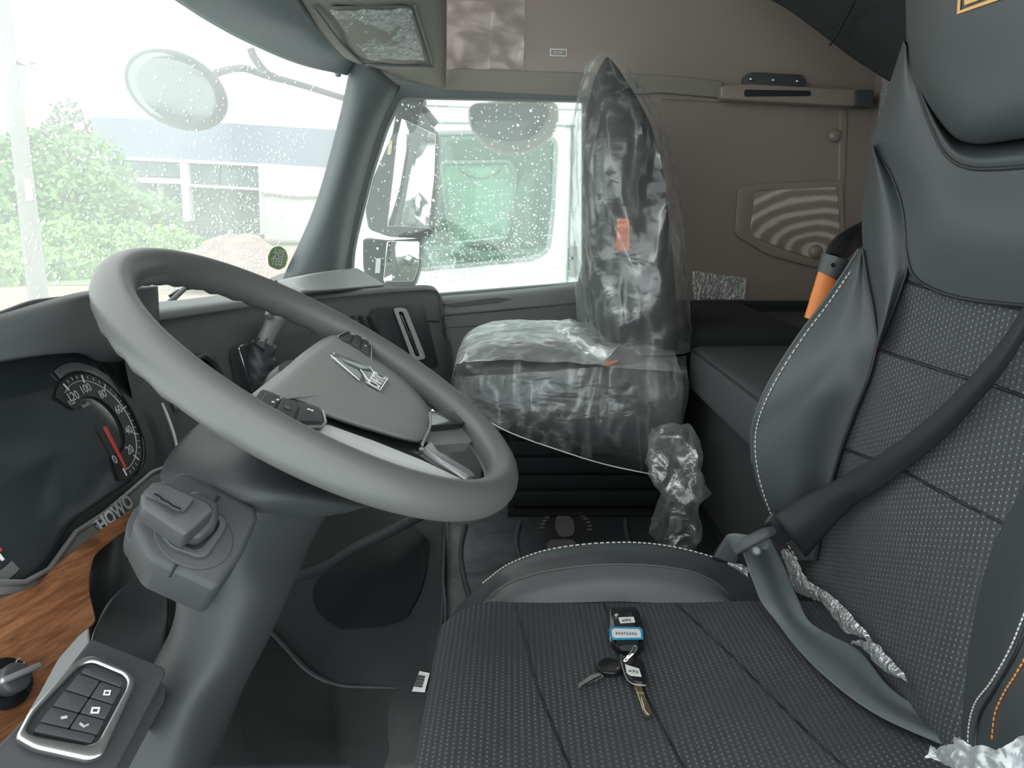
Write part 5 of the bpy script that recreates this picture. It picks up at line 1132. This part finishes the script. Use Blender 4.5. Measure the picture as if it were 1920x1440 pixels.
for (a, b, c_, d) in (((186, 292), (202, 293), (208, 378), (192, 380)), ((336, 300), (350, 301), (357, 414), (344, 416)), ((484, 306), (492, 306), (496, 440), (488, 440))):
    prism('pillar', [PY(*p, BY-.4) for p in (a, b, c_, d)], (0, .8, 0), M['wallw'], bd)
for (pts, nm_) in (([(184, 291), (490, 307), (490, 312), (184, 297)], 'beam'), ([(204, 330), (340, 335), (340, 345), (205, 340)], 'beam'), ([(350, 344), (488, 352), (488, 357), (350, 350)], 'beam')):
    prism(nm_, [PY(*p, BY-.2) for p in pts], (0, .5, 0), M['wallw'], bd)
for (pts) in ([(206, 298), (336, 304), (338, 332), (207, 328)], [(352, 305), (412, 308), (410, 346), (354, 343)], [(416, 308), (484, 311), (484, 350), (414, 347)]):
    prism('window', [PY(*p, BY+.2) for p in pts], (0, .1, 0), M['bglass'], bd)
for x in (252, 300): tube('inner_post', [PY(x, 300, BY+1), PY(x+3, 400, BY+1)], .25, M['wallw'], bd)
def foliage(name, cs, mat, n, size, lab, cat, kind=None, parent=None, squash=1):
    V = []; F = []
    for (c, r) in cs:
        k = int(n*(r/cs[0][1])**2)
        for _ in range(k):
            d = Vector(rng.normal(size=3)).normalized(); q = c+Vector((d.x*r, d.y*r, d.z*r*squash))*(rng.uniform(.7, 1.08)+.2*noise.noise(d*3+c))
            a = Vector(rng.normal(size=3)).normalized(); b = a.orthogonal().normalized(); s = size*rng.uniform(.5, 1.3); o = len(V)
            V += [q+a*s, q+b*s*.6, q-a*s, q-b*s*.6]; F.append((o, o+1, o+2, o+3))
    m = bpy.data.meshes.new(name); m.from_pydata([tuple(v) for v in V], [], F); m.materials.append(mat)
    o = bpy.data.objects.new(name, m); link(o, parent)
    if lab: tag(o, lab, cat, kind=kind)
    return o
cs = []
for (px, py, r, Y) in ((20, 330, 2.6, 50), (60, 315, 2.4, 52), (120, 310, 2.5, 52), (170, 330, 2.4, 48), (90, 380, 2.6, 45), (160, 400, 2.4, 42), (230, 415, 2.0, 44), (290, 425, 1.8, 44), (20, 400, 2.6, 42), (-40, 340, 3.0, 48)):
    cs.append((PY(px, py, Y), r))
    cs.append((PY(px+10, py+70, Y-2), r*1.0))
foliage('hedge', cs, M['leaf'], 1000, .22, 'dense green bushes growing in front of the long building', 'bushes', 'stuff')
cs = []
for (px, py, r, Y) in ((30, 470, 1.5, 32), (110, 460, 1.5, 33), (180, 465, 1.5, 34), (250, 460, 1.4, 36), (310, 458, 1.3, 38), (350, 470, 1.1, 38), (60, 500, 1.1, 29), (140, 500, 1.1, 30), (-30, 480, 1.5, 30), (0, 510, .9, 27)):
    cs.append((PY(px, py, Y), r))
foliage('weeds', cs, M['leafl'], 800, .16, 'bright green weeds in front of the darker bushes', 'weeds', 'stuff', squash=.7)
tr_ = thing('tree', 'sparse tree standing above the bushes left of the building', 'tree', PY(132, 300, 66))
foliage('crown', [(PY(130, 225, 66), 1.6), (PY(112, 250, 66), 1.3), (PY(150, 245, 66), 1.4), (PY(125, 208, 66), .9), (PY(165, 262, 66), .9)], P('tree_leaves', (.12, .17, .10), .8), 170, .22, None, None, parent=tr_)
tube('trunk', [PY(132, 330, 66), PY(130, 270, 66), PY(131, 215, 66)], [.3, .2, .08], M['bark'], tr_, n=8)
tube('branch', [PY(131, 265, 66), PY(108, 245, 66), PY(98, 238, 66)], [.12, .06, .03], M['bark'], tr_, n=8)
tube('branch', [PY(131, 255, 66), PY(158, 245, 66), PY(168, 235, 66)], [.12, .06, .03], M['bark'], tr_, n=8)
mo_ = loft('dirt_mound', [[PY(x, 520, 24) for x in (330, 400, 470, 540, 620)], [PY(330, 490, 28), PY(400, 450, 29), PY(450, 436, 30), PY(520, 465, 30), PY(620, 480, 30)], [PY(x, 470, 34) for x in (330, 400, 470, 540, 620)]], P('reddish_dirt', (.30, .22, .19), .95, var=.4, vs=1.5), nu=40, nv=24, fn=crumple(.25, 1.2, 2))
tag(mo_, 'reddish brown dirt mound in front of the white building wall', 'dirt mound')

for names, g_ in ((('parked_truck',), 'parked trucks beside the cab'), (('key',), 'keys on the driver cushion'), (('torn_film',), 'torn film scraps on the driver seat'), (('protective_film',), 'protective film left on the walls'), (('plastic_seat_cover',), 'plastic covers on the passenger seat')):
    for o in bpy.data.objects:
        if o.parent is None and o.name.split('.')[0] in names: o['group'] = g_
# ------------------------------------------------------------------ rain drops on the glass
def drops(name, tree, gen, n, lab, off, rmin=.0012, rmax=.003):
    V = []; F = []
    base = [(math.cos(a)*1.0, math.sin(a)*1.0, 0) for a in [k*math.pi/3 for k in range(6)]]+[(math.cos(a)*.6, math.sin(a)*.6, .5) for a in [k*math.pi/3 for k in range(6)]]+[(0, 0, .65)]
    for _ in range(n):
        p = gen()
        if p is None: continue
        c, nn = p; r = rng.uniform(rmin, rmax)*(1 if rng.random() > .06 else 1.7); t1 = nn.orthogonal().normalized(); t2 = nn.cross(t1); o = len(V); st_ = rng.uniform(.8, 1.5)
        for b_ in base: V.append(c+t1*b_[0]*r+t2*b_[1]*r*st_+nn*b_[2]*r)
        for k in range(6): j = (k+1) % 6; F += [(o+k, o+j, o+6+j, o+6+k), (o+6+k, o+6+j, o+12)]
    ob = mk(name, V, F, M['drop'], None); tag(ob, lab, 'rain drops', kind='stuff'); return ob
def gws():
    k = rng.random()
    # denser towards the passenger side of the glass
    Y = 2.30-abs(rng.normal())*.28 if k < .5 else rng.uniform(.5, 2.28)
    z = rng.uniform(1.0, 1.70); z = z if rng.random() < .5 else 1.0+abs(rng.normal())*.17
    if not (.2 < Y < 2.33): return None
    h, n_, i, d = tws.ray_cast(Vector((.3, Y, z)), Vector((-1, 0, 0)))
    if h is None: return None
    if n_.x < 0: n_ = -n_
    return h-n_*.003, -n_
drops('windshield_drops', tws, gws, 2600, 'rain drops scattered over the windshield', .003)
def gsd():
    x = rng.uniform(-.60, .22); z = rng.uniform(.98, 1.58)
    if rng.random() < .5:
        x = rng.uniform(-.28, .18); z = .98+abs(rng.normal())*.16
    xl = -.62+(z-.95)*.45
    if x < xl or z > 1.58: return None
    return Vector((x, 2.4535, z)), Vector((0, 1, 0))
drops('side_window_drops', None, gsd, 1900, 'fine rain drops beaded on the passenger side window', 0, .001, .0027)
